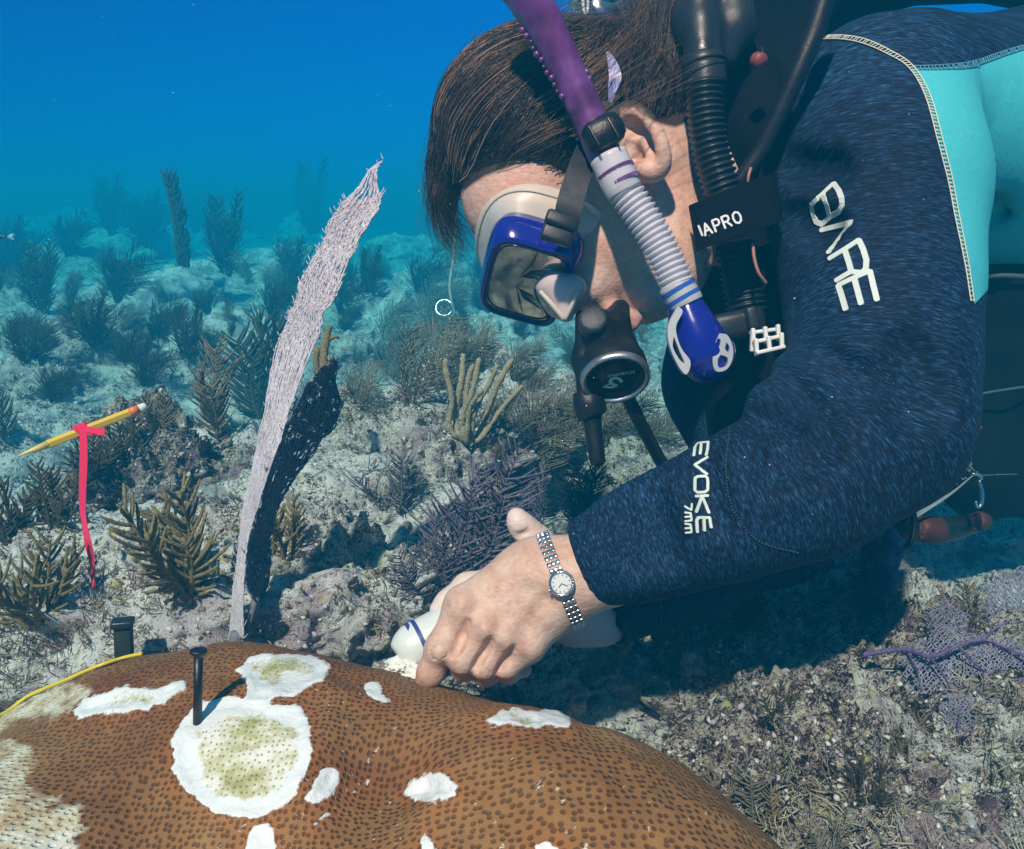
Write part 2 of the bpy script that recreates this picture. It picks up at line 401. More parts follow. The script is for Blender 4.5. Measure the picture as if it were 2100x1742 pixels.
# ================================================================== rocks
def ico(n):
    bm = bmesh.new(); bmesh.ops.create_icosphere(bm, subdivisions=n, radius=1)
    v = np.array([x.co for x in bm.verts]); f = np.array([[q.index for q in p.verts] for p in bm.faces]); bm.free(); return v, f
ICO = {n: ico(n) for n in (4, 5, 6)}
ICO[7] = ico(7)
def rock_mesh(name, rad, seed, n=6, crag=1.0, rot=0):
    v, f = ICO[n]; rad = np.array(rad, float)
    w = v * rad; s = rad.mean(); sd = seed * 13.7
    d = .30 * fbm(v * 1.3 + sd, 3, seed) + .13 * crag * ridged(v * 2.6 + sd, 4, seed + 5) - .05
    w = w * (1 + d)[:, None]
    w = w + v * (crag * (.013 * ridged(w * 26 + sd, 3, seed + 7) + .0045 * fbm(w * 85 + sd, 2, seed + 9)) * min(1, s / .08))[:, None]
    c, q = math.cos(rot), math.sin(rot); w = np.stack([w[:, 0] * c - w[:, 1] * q, w[:, 0] * q + w[:, 1] * c, w[:, 2]], 1)
    return me_from(name, w, f)
def rock(px, py, d, rad, seed, label, m=None, n=6, crag=1.0, rot=0, dz=0, group=None, name='reef_rock', cat='rock'):
    o = put(name, rock_mesh(name, rad, seed, n, crag, rot), m or M_ROCK, label=label, cat=cat, group=group)
    o.location = Wp(px, py, d) + Vector((0, 0, dz)); return o
ROCKS = [
 (250, 1335, .86, (.34, .16, .11), 3, 'pale bumpy rock ledge running along behind the brown coral, under the lilac sea fan', M_ROCKW, 7, 1.0, .1),
 (700, 1300, .92, (.20, .15, .12), 5, 'mottled purple and cream rock behind the white tube', M_ROCK, 7, 1.2, .2),
 (840, 985, 1.32, (.19, .16, .13), 8, 'craggy rock with dark hollow below it, right of the sea fan', M_ROCK, 7, 1.25, .4),
 (720, 1090, 1.10, (.17, .14, .085), 12, 'smooth white sandy rock shelf right of the sea fan stem', M_ROCKW, 6, .6, -.2),
 (310, 1040, 1.18, (.13, .12, .115), 17, 'dark maroon boulder behind the pink tape', M_ROCKD, 7, 1.3, .5),
 (500, 1010, 1.25, (.14, .12, .09), 19, 'white rock with a greenish patch left of the sea fan', M_ROCKW, 6, .8, .1),
 (1000, 890, 1.55, (.15, .13, .12), 23, 'pale knobbly rock beneath the tan sea rods', M_ROCKW, 6, 1.1, .3),
 (1330, 1000, 1.60, (.17, .15, .12), 29, 'rounded pale rock behind the hanging black hoses', M_ROCK, 6, 1.0, .0),
 (1690, 1440, .93, (.21, .15, .12), 31, 'shaded mottled rock mound beneath the elbow', M_ROCK, 7, 1.25, -.3),
 (1500, 1560, .78, (.13, .10, .075), 37, 'lilac grey rock low beside the right flank of the brown coral', M_ROCK, 7, 1.2, .2),
 (1130, 1440, .84, (.11, .08, .07), 41, 'greenish cream rock right under the curled fingers', M_ROCK, 7, 1.3, .4),
 (1960, 1220, 1.25, (.24, .2, .15), 43, 'large teal grey boulder below the diver\'s fins at the right edge', M_ROCKW, 6, .9, .4),
 (1820, 1640, .74, (.14, .12, .07), 47, 'rough maroon and yellow rubble rock at the lower right corner', M_ROCKD, 7, 1.5, .1),
 (1700, 1690, .66, (.12, .10, .075), 83, 'knobbly maroon and cream rubble lump at the bottom edge right of the brown coral', M_ROCKD, 7, 1.5, .7),
 (1960, 1680, .70, (.14, .11, .085), 85, 'yellow flecked dark rubble lump in the bottom right corner', M_ROCK, 7, 1.6, .2),
 (1640, 1560, .76, (.11, .08, .07), 87, 'small lilac and white lump between the mottled mound and the brown coral', M_ROCK, 7, 1.4, .5),
 (1610, 1530, .80, (.13, .10, .10), 91, 'craggy maroon and white mound at the shadow edge under the wrist', M_ROCKD, 7, 1.5, .3),
 (1860, 1560, .78, (.14, .11, .10), 93, 'dark craggy mound just below the violet veins of the large purple fan', M_ROCKD, 7, 1.5, .9),
 (1500, 1690, .66, (.09, .07, .06), 95, 'small dark lump hugging the right flank of the brown coral', M_ROCKD, 6, 1.4, .2),
 (1420, 1330, 1.02, (.17, .13, .10), 53, 'dark shaded rock under the forearm', M_ROCKD, 6, 1.2, .6),
 (432, 1030, 1.10, (.031, .031, .027), 59, 'small round grey coral ball on the reef left of the sea fan', plain('grey_coral', (.30, .31, .30), .8, 0, .3, 120, .002), 5, .12, 0),
]
for (px, py, d, rad, seed, lab, m, n, crag, rot) in ROCKS: rock(px, py, d, rad, seed, lab, m, n, crag, rot)
# knobbly tan coral on the middle rock
m = plain('tan_coral', (.50, .42, .24), .8, 0, .25, 90, .0025)
t = thing('finger_coral', Wp(745, 860, 1.24), 'knobbly pale yellow and olive coral lump on top of the craggy rock', 'coral')
put('pale_lobe', rock_mesh('pale_lobe', (.034, .028, .030), 61, 5, .3), m, t).location = Vector(c2w(C(722, 800, 1.23))[0]) - t.location
put('olive_lobe', rock_mesh('olive_lobe', (.045, .04, .036), 62, 5, .35), plain('olive_coral', (.21, .17, .10), .85, 0, .35, 110, .003), t).location = Vector(c2w(C(765, 842, 1.24))[0]) - t.location
# farther boulders of the reef
FARR = [(90, 560, 4.4, .55), (270, 520, 5.0, .5), (330, 640, 3.4, .42), (180, 740, 2.5, .36), (470, 600, 3.9, .5), (600, 560, 4.6, .4), (360, 780, 2.1, .17), (520, 700, 2.9, .32),
        (760, 640, 3.6, .3), (700, 720, 2.6, .18), (900, 590, 4.2, .36), (1010, 690, 2.8, .22), (60, 800, 2.0, .22), (1100, 790, 2.2, .18), (1330, 860, 2.3, .2), (40, 660, 3.2, .35), (650, 480, 6.2, .5), (420, 480, 6.5, .55), (160, 480, 6.4, .6), (850, 520, 5.6, .4), (2050, 1130, 1.9, .25), (1440, 800, 2.6, .22)]
WHERE = ['far left, second highest', 'left of the tall dark sea whip', 'below the tall dark sea whip', 'low pale mound at left behind the pencil', 'beneath the hazy branching plume', 'just left of the sea fan blade, far back', 'small, just above the pencil eraser', 'left of the sea fan blade, midway', 'right of the sea fan blade, far back', 'small, close right of the sea fan blade', 'below the hair, far back', 'below the diving mask', 'at the left edge above the pencil point', 'beneath the diving mask lens', 'between the two hanging hoses', 'at the left edge, midway back', 'farthest, behind the sea fan tip', 'dim, farthest at left centre', 'dim, farthest in the left corner', 'dim, behind the small steel ring', 'at the right edge below the black gear', 'seen between the black hose and the vest']
for i, ((px, py, d, r), wh) in enumerate(zip(FARR, WHERE)):
    d1 = min(16., max(d * .9, .50 / max(.02, SP - (CY - py - 12) / F * CP))); r *= d1 / d; d = d1
    o = rock(px, py, d, (r * .80, r * .6, r * .40), 71 + i, 'blue hazed reef boulder, ' + wh, M_ROCKW if i % 3 else M_ROCK, 5, 1.2, i * .7, group='boulders of the hazy far reef', name='reef_boulder', cat='boulder', dz=-r * .12)
# ================================================================== the brown boulder coral
def ccentre(x, y, z): return w2c([[x, y, z + CAMZ]])[0]
def axes_w(a): return [w2c([[math.cos(a), math.sin(a), CAMZ]])[0], w2c([[-math.sin(a), math.cos(a), CAMZ]])[0], w2c([[0, 0, 1 + CAMZ]])[0]]
k = Sculpt((-.62, -.56, .18), (.36, -.12, .84), .0034)
k.ell(ccentre(-.154, .478, -.562), axes_w(-.368), (.362, .185, .249), .05)
k.ell(ccentre(.020, .405, -.590), axes_w(-.636), (.261, .182, .28), .030)
k.ell(ccentre(-.34, .36, -.56), axes_w(-.1), (.28, .20, .235), .05)
k.cone(C(775, 1570, .47), C(640, 1742, .40), .027, .016, .030, '-')      # groove between the two lobes
v, q = k.mesh(2)
nn = normals(v, q); nn *= np.sign((nn * (v - v.mean(0))).sum())
wv = c2w(v); v = v + nn * (.004 * fbm(wv * 14, 3, 5) + .0012 * fbm(wv * 60, 2, 8))[:, None]
px = c2p(v)
def cr(pts): return [(x * .3906, 1230.5 + y * .3906) for x, y in pts]
BARE = [cr([(1060,540),(1180,510),(1300,515),(1440,545),(1560,560),(1610,640),(1650,790),(1600,920),(1560,1020),(1480,1090),(1380,1140),(1250,1150),(1140,1130),(1080,1080),(1000,1020),(930,950),(910,870),(905,760),(930,690),(980,630)]),
 cr([(1250,370),(1300,310),(1400,285),(1550,285),(1680,300),(1725,350),(1700,420),(1600,480),(1530,520),(1450,515),(1460,550),(1300,545),(1300,450)]),
 cr([(380,580),(440,530),(560,480),(680,460),(820,465),(900,420),(950,425),(970,470),(900,520),(800,570),(680,590),(500,610),(400,615)]),
 cr([(1900,450),(1940,430),(1990,450),(2010,500),(2060,550),(1990,535),(1930,500)]),
 cr([(1610,1040),(1650,950),(1700,890),(1760,880),(1790,920),(1780,1000),(1720,1050),(1660,1060),(1630,1090)]),
 cr([(1280,1270),(1330,1190),(1400,1170),(1440,1200),(1450,1280),(1420,1340),(1280,1340)]),
 cr([(1860,1010),(1930,950),(1920,990),(1870,1020)]), cr([(1650,1190),(1680,1140),(1740,1110),(1700,1160)]),
 [(832,1625),(860,1592),(900,1586),(940,1610),(935,1632),(890,1650),(850,1645)],
 [(985,1480),(1030,1462),(1080,1455),(1140,1464),(1166,1478),(1165,1490),(1100,1496),(1020,1490)],
 [(862,1760),(868,1712),(885,1735),(905,1750)], [(1098,1733),(1125,1726),(1150,1745),(1140,1770),(1105,1765)]]
OLD = [cr([(1020,680),(1150,620),(1300,600),(1450,620),(1560,690),(1565,820),(1500,930),(1440,1010),(1320,1030),(1150,1030),(1080,960),(1040,830)]),
 cr([(1330,350),(1450,310),(1600,310),(1660,350),(1620,390),(1540,390),(1500,370),(1470,430),(1400,410)]), cr([(540,540),(700,490),(820,490),(700,530),(600,550)]),
 [(1040,1475),(1080,1466),(1110,1476),(1070,1484)]]
SOFT = [cr([(-200,600),(0,555),(120,510),(250,465),(420,440),(450,470),(400,550),(250,600),(120,640),(0,690),(-200,800)]),
 cr([(-200,750),(150,760),(170,850),(140,930),(150,1050),(300,1080),(400,1100),(420,1200),(380,1400),(-200,1400)])]
J = (8 * fbm(np.c_[px, 0 * px[:, 0]] / 20, 4, 2, .65))                      # ragged rims
sb = np.min([poly_sd(px, p) for p in BARE], 0) + J * .7; so_ = np.min([poly_sd(px, p) for p in OLD], 0) + J * 1.3; sf = np.min([poly_sd(px, p) for p in SOFT], 0) + J * 2
face = ((nn * v).sum(1) > .02 * np.linalg.norm(v, axis=1)) & False
v = v + nn * (.0016 * np.exp(-((sb + 5) / 6.) ** 2) - .0010 * np.clip(-sb / 10 - .8, 0, 1) + .0005 * (sb < 0) * fbm(wv * 240, 2, 9) * .6)[:, None]                # the bare skeleton lies a little lower
# seam between the lobes grows darker polyps: distance along it
def coral_faces(v, q):
    w = c2w(v); vol = np.einsum('ij,ij->i', w[q[:, 0]], np.cross(w[q[:, 1]], w[q[:, 2]])).sum()
    return w, (q if vol > 0 else q[:, ::-1])
w, q = coral_faces(v, q)
me = me_from('boulder_coral', w, q); rel = w - np.array([-.13, .43, CAMZ - .62]); rn_ = np.linalg.norm(rel, axis=1); an = np.arccos(np.clip((rel @ np.array([0, -.45, .893])) / rn_, -1, 1))
t1 = rel @ np.array([1., 0, 0]); t2 = rel @ np.array([0, .893, .45]); hyp = np.hypot(t1, t2) + 1e-9
attr(me, 'skin2', np.stack([t1 / hyp * an * .29, t2 / hyp * an * .29, 0 * an], 1), 'FLOAT_VECTOR'); attr(me, 'bare', sb); attr(me, 'old', so_); attr(me, 'soft', sf)
m = Mt('boulder_coral')
v3 = m.coord('Object')
pol = m.vor(250, 'F1', vec=m.at('skin2'), rnd=.55, dim='2D'); mott = m.noise(9, 4, .6, dist=.5); fine = m.noise(260, 3, .6); m2_ = m.noise(38, 3, .6)
dots = m.rng(pol, .14, .40, smooth=True)
base = m.ramp(mott, (.3, (.19, .074, .017)), (.5, (.275, .126, .036)), (.68, (.35, .185, .066)))
base = m.mix(m.rng(m2_, .42, .75, 0, .35), base, (.38, .185, .058))
c = m.mix(m.math('MAXIMUM', dots, m.rng(mott, .48, .70, 0, .45)), m.mix(.64, base, (.030, .008, .003)), base)
halo = m.rng(m.at('bare', 'Fac'), 14, 45); c = m.mix(m.math('SUBTRACT', 1., halo), c, m.mix(1., c, (1.08, .92, .80), 'MULTIPLY'))
spk = m.math('MULTIPLY', m.rng(m.vor(95, 'F1', vec=m.mix(.02, v3, m.noise(200, 2))), .13, .08), m.rng(m.noise(4.5, 3), .5, .56)); c = m.mix(spk, c, (.62, .55, .44))
spk2 = m.rng(m.math('ADD', m.vor(48, 'F1', vec=m.mix(.03, v3, m.noise(160, 2))), m.rng(m.noise(7, 2), .35, .65, .045, -.01)), .075, .045); c = m.mix(spk2, c, (.7, .64, .54))
white = m.mix(fine, (.72, .73, .75), (.86, .87, .88)); old = m.ramp(m.noise(55, 4, .65), (.33, (.33, .34, .12)), (.47, (.55, .52, .30)), (.6, (.78, .76, .66)), (.8, (.84, .84, .80)))
old = m.mix(m.rng(pol, .12, .25, .65, 0), old, (.10, .08, .03))
soft = m.ramp(m.noise(45, 4, .7), (.35, (.42, .26, .12)), (.5, (.66, .58, .40)), (.65, (.80, .76, .66)))
c = m.mix(m.rng(m.math('ADD', m.at('soft', 'Fac'), m.rng(fine, 0, 1, -14, 14)), 10, -10), c, soft)
c = m.mix(m.rng(m.math('ADD', m.at('bare', 'Fac'), m.rng(fine, 0, 1, -7, 7)), 1.6, -1.6), c, white)
c = m.mix(m.rng(m.math('ADD', m.at('old', 'Fac'), m.rng(fine, 0, 1, -12, 12)), 4, -6), c, old)
bz = m.math('ADD', m.math('MULTIPLY', m.noise(150, 3), m.rng(m.at('bare', 'Fac'), 2., -2., .0, .7)), m.math('MULTIPLY', dots, m.rng(m.at('bare', 'Fac'), 0., 3., .05, .8))); bz = m.math('ADD', bz, m.math('MULTIPLY', fine, .7))
m.set(col=c, rough=.72, spec=.3, nor=m.bump(bz, .0012, .9))
coral = put('boulder_coral', me, m.m, label='large brown boulder coral with ragged bleached white patches, filling the bottom of the picture', cat='coral')
CORAL_BVH = BVHTree.FromPolygons([tuple(x) for x in w], [tuple(int(i) for i in x) for x in q])
def ray(px, py, bvh):
    o = Vector((0, 0, CAMZ)); d = (Wp(px, py, 1) - o).normalized(); h = bvh.ray_cast(o, d)
    return (h[0], h[1] if h[1].dot(d) < 0 else -h[1]) if h[0] is not None else (None, None)
# ------------------------------------------------------------------ haze: the water itself
bm = bmesh.new(); bmesh.ops.create_cube(bm, size=1)
me = bpy.data.meshes.new('haze'); bm.to_mesh(me); bm.free()
HZ = put('haze', me, None, kind='stuff'); HZ.scale = (150, 84, 4.0); HZ.location = (0, 38.5, CAMZ + .42 - 2.0)
hm = bpy.data.materials.new('haze'); hm.use_nodes = True; t = hm.node_tree; t.nodes.clear()
o_ = t.nodes.new('ShaderNodeOutputMaterial'); pv = t.nodes.new('ShaderNodeVolumePrincipled'); t.links.new(pv.outputs[0], o_.inputs['Volume'])
pv.inputs['Color'].default_value = (.003, .20, .36, 1); pv.inputs['Density'].default_value = .50; pv.inputs['Anisotropy'].default_value = .0
pv.inputs['Absorption Color'].default_value = (0, .70, 1, 1)
me.materials.append(hm)

# one tree of everything things can stand on
bpy.context.view_layer.update()
_v, _f = [], []; _n = 0
for o in list(COL.objects):
    if o.type == 'MESH' and (o.name.startswith(('seabed', 'reef_rock', 'reef_boulder'))):
        a = np.empty(len(o.data.vertices) * 3, np.float32); o.data.vertices.foreach_get('co', a); a = a.reshape(-1, 3)
        M_ = np.array(o.matrix_world); a = a @ M_[:3, :3].T + M_[:3, 3]
        p = [tuple(q.vertices) for q in o.data.polygons]; _v.append(a); _f += [tuple(i + _n for i in q) for q in p]; _n += len(a)
GROUND = BVHTree.FromPolygons([tuple(map(float, x)) for x in np.concatenate(_v)], _f)
def on_ground(px, py):
    h, n = ray(px, py, GROUND); return h

# loose rubble, shell grit and algal turf over the near reef: nobody could count it
g = np.random.default_rng(21); bv, bf = ico(1); V_, F_l, T_ = [], [], []; n = 0
for i in range(11000):
    x, y = g.uniform(-20, 2120), 620 + 1150 * g.random() ** .8; h, nn_ = ray(x, y, GROUND)
    if h is None or (h - Vector((0, 0, CAMZ))).length > 2.6: continue
    dd = (h - Vector((0, 0, CAMZ))).length
    if y > 1150 and g.random() < .72: continue
    sz = g.uniform(.0007, .0021) * (.6 + .7 * dd); R3 = np.linalg.qr(g.normal(size=(3, 3)))[0]
    v = bv * (1 + .30 * g.normal(size=(len(bv), 1))) * (sz * g.uniform(.5, 1.5, 3)); V_.append(v @ R3 + np.array(h) + np.array(nn_) * sz * .25); F_l.append(bf + n); n += len(bv); T_.append(np.full(len(bv), g.random()))
me = me_from('reef_rubble', np.concatenate(V_), np.concatenate(F_l), False); attr(me, 'tone', np.concatenate(T_))
m = Mt('rubble'); m.set(col=m.mix(m.math('MULTIPLY', m.noise(300, 2), .5), m.ramp(m.at('tone', 'Fac'), (.0, (.06, .035, .04)), (.14, (.18, .11, .11)), (.26, (.40, .34, .23)), (.40, (.60, .57, .52)), (.72, (.80, .78, .75)), (.86, (.46, .36, .46)), (1, (.34, .30, .12))), (.35, .30, .26)), rough=.9, spec=.2)
put('reef_rubble', me, m.m, kind='stuff')
V_, F_l, T_ = [], [], []; b = MB()
for i in range(4200):
    x, y = g.uniform(-20, 2120), 640 + 1120 * g.random(); h, nn_ = ray(x, y, GROUND)
    if h is None or (h - Vector((0, 0, CAMZ))).length > 2.2 or fbm(np.array([h]) * 9, 3, 77)[0] < .05: continue
    for q in range(4):
        l = g.uniform(.003, .011); dv = np.array(nn_) + g.normal(size=3) * .55; p = np.array(h) + g.normal(size=3) * .003; b.tube([p, p + dv * l * .6, p + dv * l + g.normal(size=3) * l * .3], [.0007, .0006, .0003], 3, cap=False)
me = b.me('algal_turf'); put('algal_turf', me, None, kind='stuff')
m = Mt('turf'); m.set(col=m.ramp(m.noise(8, 3), (.35, (.14, .07, .08)), (.48, (.26, .20, .12)), (.58, (.42, .38, .27)), (.7, (.48, .40, .46))), rough=.9); me.materials.append(m.m)
# ================================================================== soft corals
def fuzzy(name, col, tip, rough=.85, sc=300, bump=.002, var=.35):
    m = Mt(name); n = m.noise(sc, 3, .7); b = m.noise(22, 3)
    c = m.mix(m.rng(n, .35, .65), tuple(x * (1 - var) for x in col), tip); c = m.mix(m.rng(b, .35, .7, 0, .5), c, tuple(x * .6 for x in col))
    m.set(col=c, rough=rough, spec=.2, nor=m.bump(n, bump, .8)); return m.m
MK = {'olive': fuzzy('olive_polyps', (.21, .16, .07), (.40, .31, .15)), 'brown': fuzzy('brown_polyps', (.24, .17, .11), (.42, .32, .22)),
      'dark': fuzzy('dark_polyps', (.075, .06, .034), (.16, .125, .07)), 'purple': fuzzy('purple_polyps', (.13, .105, .16), (.27, .225, .32), bump=.001),
      'black': fuzzy('black_polyps', (.022, .020, .030), (.055, .05, .07), bump=.001), 'grey': fuzzy('grey_polyps', (.22, .19, .14), (.36, .32, .25), bump=.001),
      'blue': fuzzy('slate_polyps', (.14, .14, .17), (.28, .28, .33), bump=.001), 'tan': fuzzy('tan_polyps', (.44, .35, .21), (.60, .50, .33), bump=.002), 'lilac': fuzzy('lilac_polyps', (.36, .31, .42), (.52, .46, .60), bump=.001)}
def plume_mesh(name, seed, stems=4, h=.2, plen=.05, gap=.007, r=.0014, lean=.5, curl=.5, droop=0., base=.012, k=5, ang=55, t0=.12, flat=None):
    g = np.random.default_rng(seed); b = MB()
    for s in range(stems):
        a = 2 * math.pi * (s + g.uniform(-.3, .3)) / max(stems, 1); L = h * g.uniform(.62, 1.0) if s else h
        ln = lean * (g.uniform(.35, 1.1) if s else .25)
        out_ = np.array([math.cos(a), math.sin(a) * (.45 if flat else 1), 0]); p0 = out_ * base * g.uniform(.3, 1); n = 16
        t = np.linspace(0, 1, n)[:, None]; dirn = out_ * ln + np.array([0, 0, 1.]); dirn /= np.linalg.norm(dirn)
        P = p0 + dirn * L * t + np.array([droop, 0, -abs(droop) * .45]) * L * t ** 2.2 + out_ * -ln * .25 * L * t ** 2 + g.normal(size=3) * .02 * L * np.sin(t * 5 + s)
        b.tube(P, np.linspace(r * 2.1, r * 1.0, n), k)
        T = np.gradient(P, axis=0); T /= np.linalg.norm(T, axis=1)[:, None]
        pn = np.array([g.normal() * .5, -1 + g.normal() * .35, g.normal() * .2]) if flat else g.normal(size=3)
        m = int(L * (1 - t0) / gap)
        for i in range(m):
            u = t0 + (1 - t0) * (i + g.uniform(-.3, .3)) / m; u = min(max(u, 0), .995); x = u * (n - 1); j = int(x); f = x - j
            p = P[j] * (1 - f) + P[j + 1] * f; tg = T[j]; sd = np.cross(tg, pn); sd /= np.linalg.norm(sd)
            if i % 2: sd = -sd
            sd = sd + np.cross(tg, sd) * g.normal() * .35
            l = plen * (.35 + .65 * math.sin(math.pi * (.12 + .80 * u)) ** .8) * g.uniform(.7, 1.12)
            th = R(ang) * g.uniform(.8, 1.15); q = np.linspace(0, 1, 6)[:, None]
            w = sd * math.sin(th) + tg * math.cos(th)
            Q = p + w * l * q + (tg * curl + np.array([droop * .8, 0, 0])) * l * q ** 2 * .5 + g.normal(size=3) * l * .05 * q ** 2
            b.tube(Q, [r * 1.05, r, r, r * .95, r * .85, r * .5], k)
    return b.me(name)
def rods_mesh(name, seed, n=9, h=.2, r=.006, spread=.5):
    g = np.random.default_rng(seed); b = MB()
    for s in range(n):
        a = g.uniform(0, 6.28); o = np.array([math.cos(a), math.sin(a) * .6, 0]); L = h * g.uniform(.5, 1); t = np.linspace(0, 1, 26)[:, None]
        P = o * .012 + o * spread * h * (t ** .6) * g.uniform(.3, .8) + np.array([0, 0, 1.]) * L * t + np.array([.12 * h, 0, 0]) * t ** 2 + .02 * h * np.sin(t * 7 + s) * g.normal(size=3)
        b.tube(P, r * g.uniform(.8, 1.1) * (1 + .16 * g.normal(size=26)) * np.r_[.75, np.ones(24), .55], 8)
        for q in range(22):
            i = g.integers(3, 25); d = g.normal(size=3); d /= np.linalg.norm(d); b.tube([P[i] + d * r * .7, P[i] + d * r * 1.35], [r * .22, r * .12], 4)
    return b.me(name)
PROTO = {
 'olive': [(plume_mesh('soft_coral', 11, 6, .15, .042, .0055, .0025, .75, .8, k=6), 'olive'), (plume_mesh('soft_coral', 12, 5, .17, .036, .006, .0024, .6, .7, k=6), 'olive'), (plume_mesh('soft_coral', 13, 8, .14, .048, .007, .0026, 1.05, .9, k=6), 'olive')],
 'spire': [(plume_mesh('soft_coral', 21, 3, .18, .046, .0032, .0017, .30, .9, k=5), 'brown'), (plume_mesh('soft_coral', 22, 4, .18, .046, .0034, .0019, .28, .7, k=5), 'dark')],
 'purple': [(plume_mesh('sea_plume', 31, 6, .22, .050, .0042, .0013, .55, .35, .10, flat=1), 'purple'), (plume_mesh('sea_plume', 32, 5, .20, .045, .0046, .0012, .7, .4, flat=1), 'purple')],
 'black': [(plume_mesh('sea_plume', 41, 6, .17, .036, .0036, .0013, .5, .5, flat=1), 'black')],
 'blue': [(plume_mesh('sea_plume', 45, 5, .13, .042, .0046, .0013, .7, .45, flat=1), 'blue')],
 'grey': [(plume_mesh('sea_plume', 51, 6, .30, .075, .0055, .0013, .55, .5, .45, flat=1), 'grey'), (plume_mesh('sea_plume', 52, 5, .34, .085, .006, .0013, .45, .5, .6, flat=1), 'grey'), (plume_mesh('sea_plume', 53, 8, .26, .065, .006, .0013, .8, .6, .25), 'grey')],
 'rods': [(rods_mesh('sea_rod', 61), 'tan')],
 'bush': [(plume_mesh('soft_coral', 71, 16, .3, .085, .0075, .0019, .9, .5, .1, k=3), 'dark'), (plume_mesh('soft_coral', 72, 13, .34, .10, .008, .0018, .6, .55, .3, k=3), 'dark'), (plume_mesh('soft_coral', 73, 8, .36, .06, .006, .0022, .45, .7, .1, k=3), 'dark')],
}
for kk in PROTO:
    for me, mk in PROTO[kk]: me.materials.append(MK[mk])
def soft(kind, var, px, py, d, h, rz, label, cat='soft coral', group=None, tilt=(0, 0), mk=None):
    g_ = on_ground(px, py); loc = Wp(px, py, d)
    if g_ is not None:
        dh = w2c([tuple(g_)])[0][2]; h = h * dh / d; loc = g_ - Vector((0, 0, .01 + .04 * h))   # rooted where the reef is met
    me, k0 = PROTO[kind][var]; zs = np.empty(len(me.vertices) * 3, np.float32); me.vertices.foreach_get('co', zs); s = h / zs[2::3].max()
    nm = {'rods': 'sea_rod', 'purple': 'sea_plume', 'black': 'sea_plume', 'blue': 'sea_plume', 'grey': 'sea_plume'}.get(kind, 'soft_coral')
    o = put(nm, me, None, label=label, cat=cat, group=group)
    if mk: o.material_slots[0].link = 'OBJECT'; o.material_slots[0].material = MK[mk]
    o.location = loc; o.scale = (s, s, s); o.rotation_euler = (R(tilt[0]), R(tilt[1]), R(rz)); return o
soft('olive', 0, 385, 1205, .90, .150, 20, 'olive brown fingery soft coral between the pink tape and the sea fan', tilt=(0, -8))
soft('olive', 2, 70, 1255, .69, .085, 70, 'thick golden olive soft coral in the lower left corner, before the pink tape', tilt=(-5, 12))
soft('olive', 1, 585, 1140, .92, .105, 140, 'small olive soft coral tucked right behind the sea fan stem', tilt=(0, 8))
soft('spire', 0, 445, 890, 1.28, .175, 30, 'pinkish brown feathery spire left of the sea fan, left one of the pair', tilt=(0, -4))
soft('spire', 1, 535, 860, 1.30, .20, 80, 'taller dark brown feathery spire right beside the sea fan blade', tilt=(0, 2))
soft('spire', 0, 15, 900, 1.05, .12, 200, 'reddish brown plume cut by the left edge above the pencil point', tilt=(0, 10))
soft('olive', 1, 115, 1070, .98, .10, 250, 'dark olive soft coral just below the pencil', mk='dark', tilt=(0, -4))
soft('olive', 0, 10, 1105, .92, .09, 100, 'very dark soft coral at the left edge below the pencil point', mk='dark')
soft('olive', 1, 260, 935, 1.45, .11, 40, 'dim olive soft coral behind the pencil eraser', mk='dark')
soft('olive', 2, 190, 960, 1.35, .09, 140, 'low dark soft coral behind the pink tape knot', mk='dark')
soft('olive', 0, 330, 880, 1.6, .10, 10, 'dim greyish soft coral just right of the pencil eraser', mk='brown')
soft('purple', 0, 950, 1215, .93, .215, 5, 'large purple feathery sea plume behind the hands', 'sea plume', tilt=(0, 7))
soft('purple', 1, 885, 1225, .90, .115, 60, 'small purple sea plume low at the left of the large purple one', 'sea plume', tilt=(0, -6))
soft('purple', 1, 1085, 1110, 1.02, .12, 20, 'dusky purple sea plume just behind the raised thumb', 'sea plume')
soft('black', 0, 1185, 1070, 1.05, .125, 10, 'near black feathery sea plume below the black hose end', 'sea plume', tilt=(0, 5))
soft('blue', 0, 812, 1050, 1.17, .115, 15, 'slate blue sea plume in front of the dark hollow of the craggy rock', 'sea plume', tilt=(0, -5))
soft('blue', 0, 835, 1025, 1.20, .085, 190, 'tan side plume right against the slate blue one', 'sea plume', mk='grey', tilt=(0, 16))
soft('rods', 0, 958, 885, 1.40, .155, 0, 'cluster of knobby pale tan sea rods on the middle reef', 'sea rod', tilt=(0, 8))
soft('blue', 0, 1020, 935, 1.35, .055, 60, 'tiny brown plume on the white rock right of the tan rods', 'sea plume', mk='brown')
soft('grey', 1, 1105, 965, 1.35, .165, 0, 'pale teal feather plume leaning right, beside the black hose', 'sea plume', tilt=(0, 6))
GG = 'grey feathery sea plumes of the middle reef'
